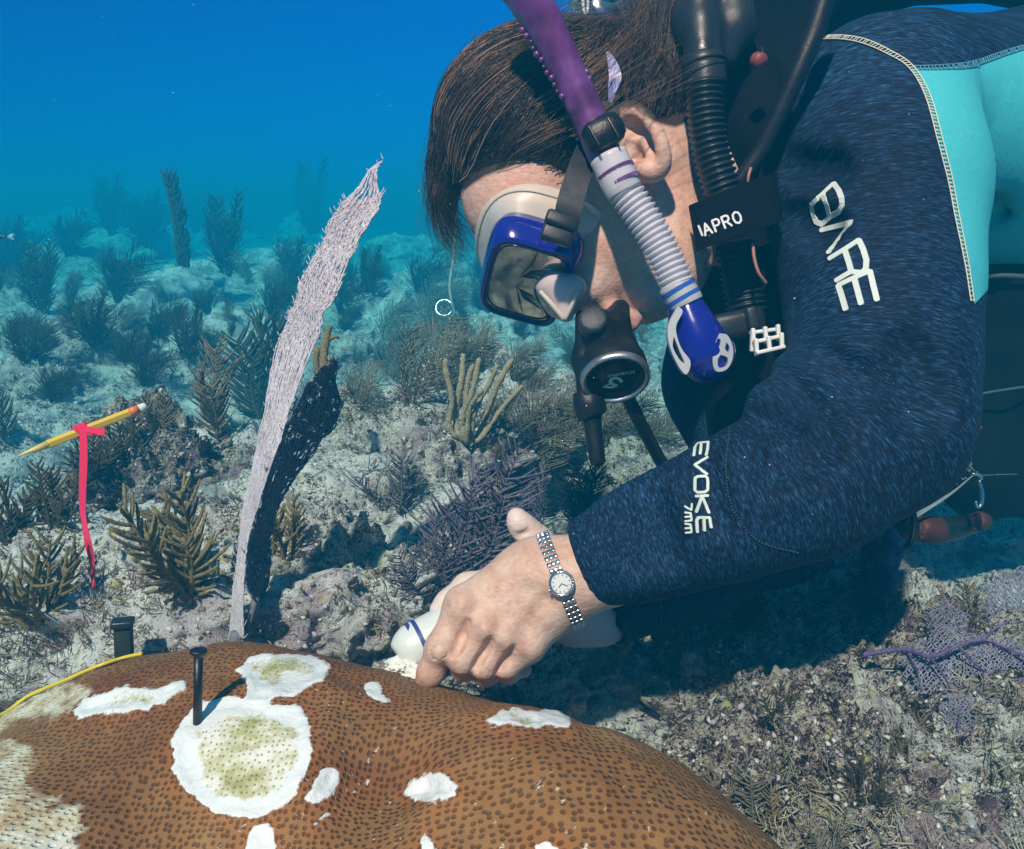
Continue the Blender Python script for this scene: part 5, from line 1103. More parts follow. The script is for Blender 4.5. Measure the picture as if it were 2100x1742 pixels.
# ------------------------------------------------------------------ snorkel
sn = thing('snorkel', Wp(1240, 300, .6), 'snorkel with translucent purple tube, clear ribbed hose and cobalt blue mouthpiece end', 'snorkel')
M_PUR = Mt('purple_tube'); M_PUR.set(col=M_PUR.ramp(M_PUR.noise(22, 3, .6, dist=.8), (.32, (.09, .012, .10)), (.5, (.19, .035, .22)), (.66, (.30, .10, .42))), rough=.30, spec=.8, trans=.35, sss=.15, sssr=(.6, .3, .6), ssss=.01, coat=.25); M_PUR = M_PUR.m  # noise paints highlights and darker inner bands into the purple
b = MB(); ctube(b, [(1045, -60, .585, 48), (1085, -2, .585, 44), (1122, 62, .588, 40), (1165, 150, .592, 37), (1200, 225, .594, 36), (1228, 290, .594, 35), (1246, 330, .592, 35)], 20, 50)
for q in range(24):                                        # knobs along both edges near the top
    t = q / 24; sx = -1 if q % 2 else 1; c = np.array([1100 + t * 85, 40 + t * 150]); nn_ = np.array([.9, -.42]); p = c + sx * nn_ * (37 + 2 * math.sin(q)); b.add(*[np.array([c2w(C(p[0] - sx * 3, p[1], .587))[0] + x * (.0020 + .0007 * math.sin(q * 2.3)) for x in ICO[4][0]]), ICO[4][1]])
put('tube', b.me('tube'), M_PUR, sn)
b = MB(); b.box(frame(c2w(C(1238, 272, .580))[0], cdir((0, .1, -1)), cdir((.86, .50, 0))), .0155, .0115, .0095, .45)
for q in (-1, 1): b.box(frame(c2w(C(1238 + q * 20, 270 - q * 8, .5695))[0], cdir((0, .1, -1)), cdir((-.45, .86, 0))), .0080, .0008, .0010, .2)
put('keeper', b.me('keeper'), M_BLK, sn)
b = MB(); ctube(b, [(1248, 322, .590, 40), (1268, 368, .589, 39), (1282, 398, .589, 37)], 20, 14)
A, B_ = C(1276, 385, .589), C(1392, 594, .590); nr = 19; PP, RR = [], []
for i in range(nr * 8 + 1):
    t = i / (nr * 8); w_ = math.cos(2 * math.pi * i / 8); PP.append(A + (B_ - A) * t + np.array([.003 * math.sin(t * 3.1), .001 * math.sin(t * 3.1), 0])); RR.append((33.5 + 3.6 * np.sign(w_) * abs(w_) ** .5) / F * .59)
b.tube(c2w(np.array(PP)), np.array(RR), 24)
m = Mt('milky_silicone'); m.set(col=(.80, .80, .88), rough=.28, spec=.5, trans=.30, ior=1.34, sss=.4, sssr=(.6, .6, .7), ssss=.015); put('ribbed_hose', b.me('ribbed_hose'), m.m, sn)
b = MB()
for t in (.25, .62): ctube(b, [(1252 + 36 * t, 335 + 60 * t, .589, 40.6), (1255 + 36 * t, 341 + 60 * t, .589, 40.6)], 20, 4, cap=False)
put('hose_band', b.me('hose_band'), M_PUR, sn)
b = MB(); ctube(b, [(1385, 582, .590, 36), (1402, 614, .590, 37), (1408, 626, .590, 36)], 20, 10); put('hose_end', b.me('hose_end'), M_GREY, sn)
b = MB()
for t in (.2, .65): ctube(b, [(1384 + 22 * t, 582 + 40 * t, .590, 38), (1388 + 22 * t, 589 + 40 * t, .590, 38)], 20, 4, cap=False)
put('hose_band', b.me('hose_band'), plain('blue_band', (.03, .10, .48), .3, 0, .1, 60, 0), sn)
k = Sculpt((.09, .02, .53), (.21, .12, .65), .0016)
k.chain([(1402, 618, .592, 31), (1412, 652, .592, 35)], .006); k.chain([(1414, 650, .592, 36), (1428, 690, .592, 46), (1446, 735, .592, 46), (1452, 748, .592, 30)], .01); k.chain([(1440, 720, .592, 40), (1478, 722, .592, 26)], .012)
v, w, q = solid('x', k); put('purge_body', me_from('purge_body', w, q), M_BLUE, sn)
def plate(b, out_, holes, d, th, tilt=(0, 0)):              # flat cast plate with openings; outline and holes in px
    bm = bmesh.new(); o_ = np.array(out_, float); cpx = o_.mean(0)
    def loopv(pts): return [bm.verts.new(Vector(c2w(C(p[0], p[1], d + tilt[0] * (p[0] - cpx[0]) + tilt[1] * (p[1] - cpx[1])))[0])) for p in pts]
    E_ = []
    for L0 in [out_] + holes:
        vs = loopv([tuple(x) for x in spline(list(L0) + [L0[0]], len(L0) * 4 + 1)[:-1]]); E_ += [bm.edges.new((vs[i], vs[(i + 1) % len(vs)])) for i in range(len(vs))]
    bmesh.ops.triangle_fill(bm, use_beauty=True, use_dissolve=False, edges=E_)
    r_ = bmesh.ops.extrude_face_region(bm, geom=bm.faces[:]); dv = cdir((0, 0, th)); bmesh.ops.translate(bm, vec=dv, verts=[x for x in r_['geom'] if isinstance(x, bmesh.types.BMVert)])
    bmesh.ops.recalc_face_normals(bm, faces=bm.faces); bm.verts.index_update(); b.add([tuple(x.co) for x in bm.verts], [[x.index for x in f.verts] for f in bm.faces]); bm.free()
b = MB(); plate(b, [(1476,684),(1492,688),(1503,712),(1502,738),(1490,758),(1470,762),(1462,745),(1464,712)], [[(1472,694),(1478,698),(1474,712),(1467,708)], [(1490,702),(1496,712),(1494,722),(1487,716)], [(1478,728),(1492,734),(1490,750),(1474,754),(1472,738)]], .574, .006, (.00006, 0)); put('purge_grille', b.me('purge_grille', False), M_GREY, sn)
b = MB(); plate(b, [(1390,628),(1400,640),(1386,672),(1396,712),(1416,742),(1408,768),(1392,752),(1374,712),(1370,670)], [[(1382,690),(1392,716),(1404,744),(1394,738),(1380,712)]], .572, .006, (-.00008, 0)); put('purge_grille', b.me('purge_grille', False), M_GREY, sn)
# ------------------------------------------------------------------ regulator
rg = thing('regulator', Wp(1260, 760, .63), 'black breathing regulator with silver rimmed round cover held in the mouth', 'regulator')
nz = cdir((.06, -.76, -.65)).normalized(); RC = cpt(1262, 776, .612); RF = frame(RC, nz, cdir((1, -.12, 0)))
b = MB(); b.lathe([(.0, -.030), (.015, -.030), (.021, -.026), (.0255, -.016), (.0262, -.008), (.0258, -.001)], RF, 48)
k = Sculpt((.035, .015, .55), (.13, .14, .70), .0018)
k.cone(C(1258, 712, .640), C(1262, 740, .634), .019, .023, .008); k.chain([(1272, 634, .648, 20), (1262, 660, .640, 26), (1240, 672, .632, 33)], .008); k.chain([(1225, 664, .622, 32), (1245, 705, .630, 42)], .008)
k.chain([(1192, 648, .640, 13), (1196, 740, .636, 19), (1204, 826, .630, 20)], .006); k.chain([(1200, 735, .634, 22), (1240, 735, .634, 25)], .01)
v, w, q = solid('x', k); b.add(w, q); put('housing', b.me('housing'), M_BLK, rg)
b = MB(); b.lathe([(.0222, -.001), (.0226, .0022), (.0245, .0032), (.0264, .0020), (.0266, -.002), (.0250, -.003)], RF, 64); put('rim', b.me('rim'), plain('worn_silver', (.50, .52, .54), .35, .9, .35, 260, .0004), rg)
b = MB(); b.lathe([(.0, .0006), (.011, .0009), (.0125, -.0006), (.0185, -.0012), (.0195, .0004), (.0225, .0004)], RF, 48)
for a in range(6):
    A_ = a * math.pi / 3 + .3; b.box(RF @ Matrix.Translation((.0158 * math.cos(A_), .0158 * math.sin(A_), .0)) @ Matrix.Rotation(A_, 4, 'Z'), .0035, .0012, .0010, .2)
cov = put('purge_cover', b.me('purge_cover'), M_BLK, rg)
b = MB(); ys = -1                                          # the emblem: a curled S-shaped swoosh
def onface(pts): return [(RF @ Vector((x * .001, y * .001, .0013)), nz) for x, y in pts]
sgx = 1 if Vector(RF.col[1][:3]).dot(cdir((0, 1, 0))) > 0 else -1
for s, w_ in (([(7, -1), (4, 2), (0, 2), (-2, -1), (1, -4), (4, -5)], .0026), ([(4, -5), (0, -7), (-6, -6.5)], .0020), ([(-6, -6.5), (-2, -3.8)], .0012)):
    ribbon(b, onface([(x - 2, y * sgx * 1.1 - 1) for x, y in spline(s, 16)]), w_, th=.0004)
put('emblem', b.me('emblem', False), M_PRINT, cov)
def text_mesh(txt, size, M, ext=.0002):
    cu = bpy.data.curves.new('t', 'FONT'); cu.body = txt; cu.size = size; cu.extrude = ext; cu.align_x = 'CENTER'; cu.align_y = 'CENTER'; o = bpy.data.objects.new('t', cu); COL.objects.link(o)
    bpy.context.view_layer.update(); me = bpy.data.meshes.new_from_object(o.evaluated_get(bpy.context.evaluated_depsgraph_get())); bpy.data.objects.remove(o); bpy.data.curves.remove(cu); me.transform(M); return me
put('lettering', text_mesh('SCUBAPRO', .0042, RF @ Matrix.Translation((.003, .0062 * sgx, .0013)) @ Matrix.Rotation(math.pi * (.0 if sgx < 0 else 1) + .25, 4, 'Z')), M_PRINT, cov)
b = MB(); b.lathe([(.0, .0032), (.0085, .0030), (.0105, .0018), (.0112, -.004), (.0112, -.012)], frame(cpt(1216, 656, .612), cdir((-.12, .34, -.93)), cdir((1, 0, 0))), 32); put('knob', b.me('knob'), plain('scuffed_black', (.035, .042, .05), .3, 0, .7, 330, .0006), rg)
b = MB(); ctube(b, [(1200, 800, .632, 27), (1208, 826, .632, 34), (1212, 850, .632, 31), (1214, 858, .632, 22)], 18, 16); ctube(b, [(1213, 850, .632, 20), (1218, 890, .632, 18), (1224, 935, .632, 17), (1226, 950, .632, 15), (1227, 957, .632, 7)], 14, 24); put('exhaust_tube', b.me('exhaust_tube'), M_BLK, rg)
b = MB(); ctube(b, [(1280, 800, .640, 14), (1300, 842, .645, 14), (1330, 900, .66, 13.5), (1368, 968, .69, 13), (1420, 1040, .72, 12)], 12, 40); put('hose', b.me('hose'), M_BLK, rg)
# ------------------------------------------------------------------ buoyancy vest, inflator and hoses
vest = thing('buoyancy_vest', Wp(1560, 500, .8), 'black buoyancy vest worn over the wetsuit between neck and arm', 'vest')
k = Sculpt((.10, -.06, .62), (.74, .52, 1.3), .005)
k.chain([(1500, 40, .80, 135), (1530, 240, .81, 135), (1545, 440, .80, 122), (1555, 620, .79, 112), (1560, 760, .79, 105), (1545, 880, .80, 95)], .03)
k.chain([(1560, -60, .82, 190), (1800, -130, .84, 130), (2150, -165, .90, 150), (2500, -160, 1.0, 160)], .03); k.chain([(1640, 30, .78, 60), (1610, 200, .765, 50), (1600, 320, .76, 40)], .02)
k.chain([(1535, 150, .70, 62), (1562, 280, .688, 60), (1590, 400, .688, 52)], .02); k.chain([(1470, 520, .745, 30), (1478, 800, .745, 30)], .02, '-')
v, w, q = solid('vest', k); put('vest_body', me_from('vest_body', w, q), M_CLOTH, vest)
k = Sculpt((.40, -.13, .76), (.80, .22, 1.15), .0045)
k.chain([(2120, 600, .94, 110), (2150, 800, .95, 150), (2130, 930, .96, 120)], .03); k.chain([(2052, 470, .90, 28), (2010, 560, .91, 40), (2030, 700, .92, 60)], .02); k.chain([(2120, 500, .90, 40), (2060, 600, .90, 50)], .03); k.chain([(1960, 780, .93, 60), (1990, 960, .93, 70), (2010, 1000, .94, 50)], .03); k.chain([(2010, 1010, .94, 46), (2130, 1010, .95, 46)], .03)
v, w, q = solid('pocket', k); put('vest_pocket', me_from('vest_pocket', w, q), M_CLOTH, vest)
b = MB(); ctube(b, [(1995, 572, .868, 5), (2050, 566, .862, 5.5), (2130, 570, .858, 6)], 8); put('piping', b.me('piping'), plain('slate_piping', (.05, .075, .09), .6, 0, .2, 90, 0), vest); b = MB(); ctube(b, [(2000, 810, .87, 3), (2060, 800, .868, 3), (2130, 790, .868, 3)], 6); put('piping', b.me('piping'), plain('slate_piping', (.05, .075, .09), .6, 0, .2, 90, 0), vest)
b = MB(); strap_band(b, [(1420, 470, .640, 47, -100), (1440, 462, .634, 47, -101), (1500, 438, .628, 48, -102), (1578, 412, .634, 50, -100), (1596, 405, .645, 50, -98)], .004, (0, 0, -1)); stp = put('chest_strap', b.me('chest_strap', False), M_CLOTH, vest)
PB = BVHTree.FromPolygons([tuple(x.co) for x in stp.data.vertices], [tuple(p.vertices) for p in stp.data.polygons])
b = MB(); qx = np.array([.936, -.352]); qy = np.array([-.352, -.936]); o2 = np.array([1447, 484.])   # lettering runs up the strap to the right
GL = {'J': [[(.25, 1), (.25, .1)]], 'A': [[(0, 0), (.42, 1), (.84, 0)], [(.18, .36), (.66, .36)]], 'P': [[(0, 0), (0, 1), (.5, 1), (.68, .88), (.68, .62), (.5, .48), (0, .48)]], 'R': [[(0, 0), (0, 1), (.52, 1), (.7, .88), (.7, .64), (.52, .5), (0, .5)], [(.38, .5), (.76, 0)]], 'O': [[(.42, 0), (.1, .15), (0, .5), (.1, .85), (.42, 1), (.74, .85), (.84, .5), (.74, .15), (.42, 0)]]}
x0 = -10.0
for ci, (ch, adv) in enumerate((('J', 10), ('A', 23), ('P', 20), ('R', 21.5), ('O', 22))):
    for si, s in enumerate(GL[ch]): ribbon(b, on(PB, [tuple(o2 + qx * (x0 + px_ * 18.5) + qy * (py_ * 24)) for px_, py_ in s], step=2), .0017, th=.0006 + .00005 * si)
    x0 += adv
put('lettering', b.me('lettering', False), plain('white_print', (.80, .82, .82), .5, 0, .1, 90, 0), stp)
b = MB(); A, B_ = C(1444, 172, .640), C(1492, 420, .648); nr = 19; PP, RR = [], []
for i in range(nr * 8 + 1):
    t = i / (nr * 8); w_ = math.sin(2 * math.pi * i / 8); PP.append(A + (B_ - A) * t + np.array([-.0045 * math.sin(t * 3.1), 0, 0])); RR.append((36 + 3.5 * np.sign(w_) * abs(w_) ** .6) / F * .645)
b.tube(c2w(np.array(PP)), np.array(RR), 24); A, B_ = C(1508, 500, .690), C(1535, 650, .690); PP, RR = [], []
for i in range(12 * 8 + 1):
    t = i / 96; w_ = math.sin(2 * math.pi * i / 8); PP.append(A + (B_ - A) * t); RR.append((38 + 3.5 * np.sign(w_) * abs(w_) ** .6) / F * .69)
b.tube(c2w(np.array(PP)), np.array(RR), 24); put('corrugated_hose', b.me('corrugated_hose'), M_DGR, vest)
k = Sculpt((.13, .22, .55), (.32, .40, .76), .0022)
k.chain([(1430, -20, .655, 34), (1438, 60, .650, 38), (1442, 118, .645, 40)], .008); k.chain([(1500, -20, .665, 46), (1505, 60, .66, 42), (1490, 120, .655, 22)], .010); k.chain([(1395, 30, .66, 24), (1400, 70, .66, 18)], .010)
k.chain([(1468, -20, .632, 5), (1470, 100, .630, 4)], .006, '-'); v, w, q = solid('x', k); b = MB(); b.add(w, q); ctube(b, [(1441, 118, .643, 41), (1442, 130, .643, 46), (1443, 136, .643, 46)], 24, 8); ctube(b, [(1443, 138, .643, 44), (1447, 182, .643, 44)], 24, 6); ctube(b, [(1443, 150, .643, 46.5), (1444, 153, .643, 46.5)], 24, 4, cap=False)
put('shoulder_elbow', b.me('shoulder_elbow'), M_DGR, vest)
b = MB(); ctube(b, [(1700, -40, .620, 24), (1672, 60, .625, 22), (1640, 140, .630, 20), (1600, 230, .640, 19), (1560, 310, .652, 18), (1500, 395, .665, 16), (1470, 440, .68, 15)], 14, 60); put('inflator_hose', b.me('inflator_hose'), M_BLK, vest)
b = MB(); b.box(frame(c2w(C(1508, 668, .672))[0], cdir((0, 0, -1)), cdir((.97, .2, 0))), .024, .012, .012, .3); b.box(frame(c2w(C(1540, 655, .662))[0], cdir((0, 0, -1)), cdir((.97, .2, 0))), .005, .010, .008, .3); put('inflator_valve', b.me('inflator_valve'), M_DGR, vest)
b = MB(); ctube(b, [(1560, 380, .668, 10), (1568, 300, .668, 12), (1572, 200, .675, 10), (1560, 100, .68, 10)], 8, 20, flat=.4); put('webbing', b.me('webbing'), M_DGR, vest)
b = MB(); ctube(b, [(1540, 345, .632, 3.2), (1535, 362, .630, 3.2), (1534, 380, .632, 3)], 8, 10); put('bungee', b.me('bungee'), plain('dusty_pink_cord', (.38, .17, .14), .6, 0, .2, 200, 0), vest); b = MB(); ctube(b, [(1544, 498, .640, 3.5), (1547, 530, .638, 3.5), (1556, 560, .638, 3.5), (1572, 582, .642, 3.2)], 8, 18); put('bungee', b.me('bungee'), plain('dusty_pink_cord', (.38, .17, .14), .6, 0, .2, 200, 0), vest)
b = MB(); ctube(b, [(1552, 125, .628, 17), (1562, 125, .622, 15)], 16, 6); put('red_glow_disc', b.me('red_glow_disc'), plain('red_glow_tone', (.22, .05, .045), .5, 0, .2, 100, 0), vest)  # added disc for a blurred red reflection, its glow put into the colour
b = MB()                                                   # white strap slider with four openings
def bar(p, q, r): b.box(frame((cpt(*p) + cpt(*q)) / 2, cdir((0, 0, -1)), (cpt(*q) - cpt(*p))), (cpt(*q) - cpt(*p)).length / 2 + r, r, .0024, .35)
X0 = [(1548, 702, .632), (1600, 690, .632), (1606, 712, .626), (1554, 724, .626)]; T0 = [(1541, 683, .640), (1592, 676, .640)]
for p, q in ((X0[0], X0[1]), (X0[1], X0[2]), (X0[2], X0[3]), (X0[3], X0[0]), (T0[0], T0[1]), (T0[0], X0[0]), (T0[1], X0[1]), ((1574, 696, .631), (1580, 718, .626)), ((1566, 680, .640), (1574, 696, .632)), ((1541, 683, .640), (1544, 716, .634))): bar(p, q, .0016)
put('strap_slider', b.me('strap_slider'), M_WHT, vest)
b = MB(); ctube(b, [(1985, 868, .80, 5), (2000, 874, .80, 7), (2012, 878, .80, 4)], 8, 10); put('red_clip', b.me('red_clip'), plain('red_plastic', (.42, .03, .03), .25, 0, .2, 80, 0), vest)  # small red clip, its glint put into the solid red colour
b = MB(); ctube(b, [(2008, 985, .82, 3), (2014, 1010, .82, 4), (2012, 1035, .82, 3.5), (2003, 1040, .82, 3), (2001, 1028, .82, 2.5)], 8, 24); ctube(b, [(1993, 972, .82, 3), (2010, 975, .82, 4), (2012, 985, .82, 3)], 8, 10); ctube(b, [(2012, 975, .822, 1.2), (2050, 973, .83, 1.2), (2085, 972, .84, 1.2)], 5, 8); put('snap_hook', b.me('snap_hook'), M_STEEL, vest)
# tank valve seen over the head
b = MB(); tv = frame(cpt(1242, 18, .92), cdir((.15, .2, -1)), cdir((1, .1, 0))); b.lathe([(.0, .012), (.018, .012), (.024, .006), (.024, -.02), (.018, -.03), (.018, -.06)], tv, 32); b.lathe([(.0, .03), (.012, .03), (.014, .02), (.014, -.02)], frame(cpt(1290, 8, .92), cdir((.8, .2, -.5)), None), 24); b.box(frame(cpt(1222, -15, .92), cdir((0, .3, -1)), cdir((1, 0, 0))), .03, .016, .02, .3)
tvo = thing('tank_valve', cpt(1242, 18, .92), 'shiny chrome tank valve glinting above the hair', 'valve'); put('valve_body', b.me('valve_body'), M_CHR, tvo)
b = MB(); ctube(b, [(1196, -30, .90, 3.5), (1196, 10, .90, 3.5), (1201, 40, .90, 3)], 8, 10); ctube(b, [(1205, -30, .90, 3), (1206, 10, .90, 3), (1203, 40, .90, 3)], 8, 10); put('white_cord', b.me('white_cord'), M_WHT, tvo)
# ------------------------------------------------------------------ watch
wt = thing('wristwatch', cpt(1160, 1185, .6), 'small silver wristwatch with round white dial at the edge of the left cuff', 'watch')
wc, wa = C(1150, 1190, .6025), np.array([-.926, -.376, 0]); wy = np.cross(wa, [0, 0, 1.]); wy /= np.linalg.norm(wy); rw = 86.5 / F * .6025; b = MB(); bd = MB()
for i in range(44):
    a = 2 * math.pi * i / 44; nr_ = math.cos(a) * np.array([0, 0, -1.]) + math.sin(a) * wy
    if abs(((a + math.pi) % (2 * math.pi)) - math.pi) < .16: continue
    hh = LHAND.ray_cast(Vector(c2w([wc + nr_ * .09])[0]), -cdir(nr_).normalized())[0]
    if hh is None: continue
    rw = np.linalg.norm(w2c([tuple(hh)])[0] - wc)
    for j in (-1, 0, 1): b.box(frame(c2w([wc + nr_ * (rw + .0010) + wa * j * .0034])[0], cdir(nr_), cdir(wa)), .0016, .0016, .0011, .3)
put('bracelet', b.me('bracelet'), M_CHR, wt)
hh, hn_ = ray(1152, 1196, LHAND); wf = frame(hh + hn_ * .0030, hn_, cdir(wa)) @ Matrix.Scale(.80, 4); b = MB()
b.lathe([(.0085, -.003), (.0112, -.002), (.0116, .0012), (.0104, .0028), (.0092, .0026), (.0088, .0016)], wf, 40); b.box(wf @ Matrix.Translation((.0122, .003, .0)), .0013, .0013, .0013, .3)
for a in range(28): b.box(wf @ Matrix.Rotation(a * 2 * math.pi / 28, 4, 'Z') @ Matrix.Translation((.0104, 0, .0028)), .0008, .0007, .0006, .4)
cs = put('watch_case', b.me('watch_case'), M_CHR, wt); b = MB(); b.lathe([(.0, .0016), (.0089, .0016)], wf, 40); put('dial', b.me('dial'), M_WHT, wt)
b = MB()
for a, l in ((.6, .004), (2.4, .006)): b.box(wf @ Matrix.Rotation(a, 4, 'Z') @ Matrix.Translation((l / 2, 0, .0021)), l / 2, .0003, .0002, .2)
for a in range(12): b.box(wf @ Matrix.Rotation(a * math.pi / 6, 4, 'Z') @ Matrix.Translation((.0074, 0, .0019)), .0008, .00025, .0002, .2)
put('watch_hands', b.me('watch_hands'), M_BLK, wt)
# ------------------------------------------------------------------ the white tube in the hand
tu = thing('epoxy_tube', cpt(860, 1320, .63), 'white plastic tube with blue bands, its blunt end pressed on the coral', 'tube')
b = MB(); ctube(b, [(1000, 1255, .645, 52), (930, 1288, .640, 52), (860, 1322, .632, 50), (838, 1334, .629, 46), (824, 1343, .627, 36), (818, 1348, .626, 24)], 28, 50); put('tube_body', b.me('tube_body'), M_WHT, tu)
b = MB()
for t in (0, .55): ctube(b, [(868 - 22 * t, 1318 + 11 * t, .633, 52), (860 - 22 * t, 1322 + 11 * t, .632, 52)], 28, 4, cap=False)
put('blue_band', b.me('blue_band'), plain('navy_print', (.04, .06, .25), .4, 0, .1, 80, 0), tu)
b = MB(); g = np.random.default_rng(4); vv, ff = ICO[5]
for (x, y, d, r, s) in ((826, 1366, .618, 26, 1), (852, 1384, .608, 22, 2), (806, 1360, .622, 12, 3)): b.add(c2w(C(x, y, d)[None] + vv * np.array([1.25, .7, 1]) * (r / F * d) * (1 + .28 * fbm(vv * 2.2 + s, 3, s))[:, None]), ff)
put('putty', b.me('putty'), plain('white_putty', (.80, .79, .74), .6, 0, .08, 90, .001), tu)
# ================================================================== small things on the reef
def hitc(px, py, bvh=None):
    h, n = ray(px, py, bvh or CORAL_BVH); return h, n
# pencil on its pink tape
pc = thing('pencil', cpt(165, 885, .75), 'yellow pencil with orange and white eraser end floating level above the reef', 'pencil')
A, B_ = C(36, 936, .72), C(300, 833, .78); ax = (B_ - A) / np.linalg.norm(B_ - A)
def pt_(t): return A + (B_ - A) * t
b = MB(); b.tube(c2w([pt_(.22), pt_(.86)]), .0041, 6); put('barrel', b.me('barrel', False), plain('yellow_lacquer', (.80, .52, .05), .3, 0, .08, 60, 0), pc)
b = MB(); b.tube(c2w([pt_(.0), pt_(.02), pt_(.12), pt_(.225)]), [.0004, .0008, .0026, .0039], 12); put('sharpened_end', b.me('sharpened_end'), plain('pale_yellow_tip', (.78, .60, .18), .5, 0, .1, 60, 0), pc)
b = MB(); b.tube(c2w([pt_(.855), pt_(.935)]), .0043, 16); put('ferrule', b.me('ferrule'), plain('orange_ferrule', (.80, .22, .05), .35, 0, .1, 90, 0), pc)
b = MB(); b.tube(c2w([pt_(.935), pt_(.985), pt_(1.0)]), [.0040, .0040, .0030], 16); put('eraser', b.me('eraser'), plain('white_rubber', (.78, .72, .70), .7, 0, .1, 90, 0), pc)
M_PINK = plain('neon_pink_tape', (.95, .02, .10), .45, 0, .08, 80, .0003)
tp = thing('flagging_tape', cpt(172, 900, .75), 'neon pink flagging tape knotted round the pencil and hanging to the reef', 'tape')
b = MB(); strap_band(b, [(171, 880, .742, 8, 5), (172, 940, .745, 8, 8), (170, 1000, .748, 7.5, -6), (170, 1045, .75, 6.5, 12), (174, 1075, .75, 5, -10), (180, 1110, .75, 7, 8), (187, 1140, .755, 6.5, -12), (190, 1170, .76, 4, 25), (191, 1205, .765, 4.5, 0), (186, 1240, .78, 4, 20)], .0006, (0, 0, -1)); put('tape_strip', b.me('tape_strip', False), M_PINK, tp)
b = MB(); kc = C(170, 884, .7505); e1 = np.cross(ax, [0, 0, 1.]); e1 /= np.linalg.norm(e1); e2 = np.cross(ax, e1)
for q in (-.004, 0, .0035): b.tube(c2w([kc + ax * (q + .0012 * math.sin(a * 2)) + (.0052 + .0006 * math.sin(a * 3)) * (math.cos(a) * e1 + math.sin(a) * e2) for a in np.linspace(0, 6.283, 28)]), .0022, 6, cap=False)
strap_band(b, [(176, 880, .742, 6, -80), (196, 884, .738, 7, -95), (215, 887, .735, 6, -88)], .0006, (0, 0, -1)); strap_band(b, [(176, 886, .743, 4, -60), (195, 889, .742, 5, -100), (212, 881, .74, 4, -80)], .0006, (0, .3, -1)); put('tape_knot', b.me('tape_knot', False), M_PINK, tp)
# masonry nail in the coral
h, n = hitc(405, 1482); nl = thing('nail', h, 'black flat-headed nail driven upright into the edge of the largest white patch', 'nail'); hc = w2c([tuple(h)])[0]; top = C(407, 1336, hc[2] - .004); r = 9 / F * hc[2]
b = MB(); b.tube(c2w([hc + (hc - top) * .15, hc + (top - hc) * .97]), r, 16); put('shaft', b.me('shaft'), M_BLK, nl)
ntw = Vector(c2w(top)[0] - c2w(hc)[0]).normalized(); b = MB(); b.lathe([(.0, .0002), (r * .9, .0002), (r * 1.1, .0012), (r * 1.85, .0010), (r * 1.95, -.0004), (r * 1.7, -.0016), (r * 1.05, -.0030), (r, -.0042)], frame(c2w(top)[0], ntw), 28); put('head', b.me('head'), M_BLK, nl)
# black tag peg on the reef behind the coral
pg = thing('marker_peg', cpt(252, 1355, .675), 'short black marker peg with a flat cap standing behind the coral', 'peg')
b = MB(); Mp = frame(cpt(254, 1318, .675), cdir((.02, 1, -.12)), cdir((1, 0, .2))); b.box(Mp, .0070, .0050, .020, .2); put('post', b.me('post'), plain('algae_black', (.018, .022, .018), .7, 0, .7, 130, .001), pg)
b = MB(); b.box(frame(cpt(252, 1278, .671), cdir((.02, 1, -.25)), cdir((1, .12, .2))), .0088, .0064, .0032, .3); put('cap', b.me('cap'), M_DGR, pg)
# yellow tape line lying along the back of the coral
b = MB(); pts = []
for x, y in ((-60, 1462), (0, 1442), (60, 1420), (130, 1394), (200, 1376), (255, 1360), (292, 1350)):
    hh = None
    for dy in range(-6, 40, 2):
        hh, n_ = hitc(x, y + dy)
        if hh is not None: break
    pts.append(tuple((hh + Vector((0, 0, .0022))) if hh is not None else cpt(x, y, .62)))
b.tube(spline(pts, 40), .0016, 6, flat=1.0); put('measuring_tape', b.me('measuring_tape'), plain('yellow_tape', (.80, .60, .03), .4, 0, .1, 80, 0), label='thin yellow measuring tape running along the far rim of the coral at left', cat='measuring tape')
# steel ring on a cord in the middle distance
rn = thing('steel_ring', cpt(910, 632, 2.3), 'small pale steel ring dangling from a frayed cord in the hazy water below the hair', 'ring')
b = MB(); cc = C(911, 632, 2.3); rr = 17 / F * 2.3; b.tube(c2w([cc + rr * np.array([math.cos(a), math.sin(a), .3 * math.sin(a)]) for a in np.linspace(.5, 6.6, 36)]), .0045, 8); put('ring_hoop', b.me('ring_hoop'), M_STEEL, rn)
b = MB(); ctube(b, [(934, 470, 2.32, 2.5), (930, 530, 2.32, 3.5), (922, 585, 2.31, 3), (926, 620, 2.3, 2.5)], 6, 24); ctube(b, [(926, 620, 2.3, 3), (930, 640, 2.3, 3), (922, 655, 2.3, 3), (914, 650, 2.3, 2.5)], 6, 16); put('cord', b.me('cord'), plain('weathered_cord', (.35, .37, .34), .8, 0, .5, 120, .002), rn)
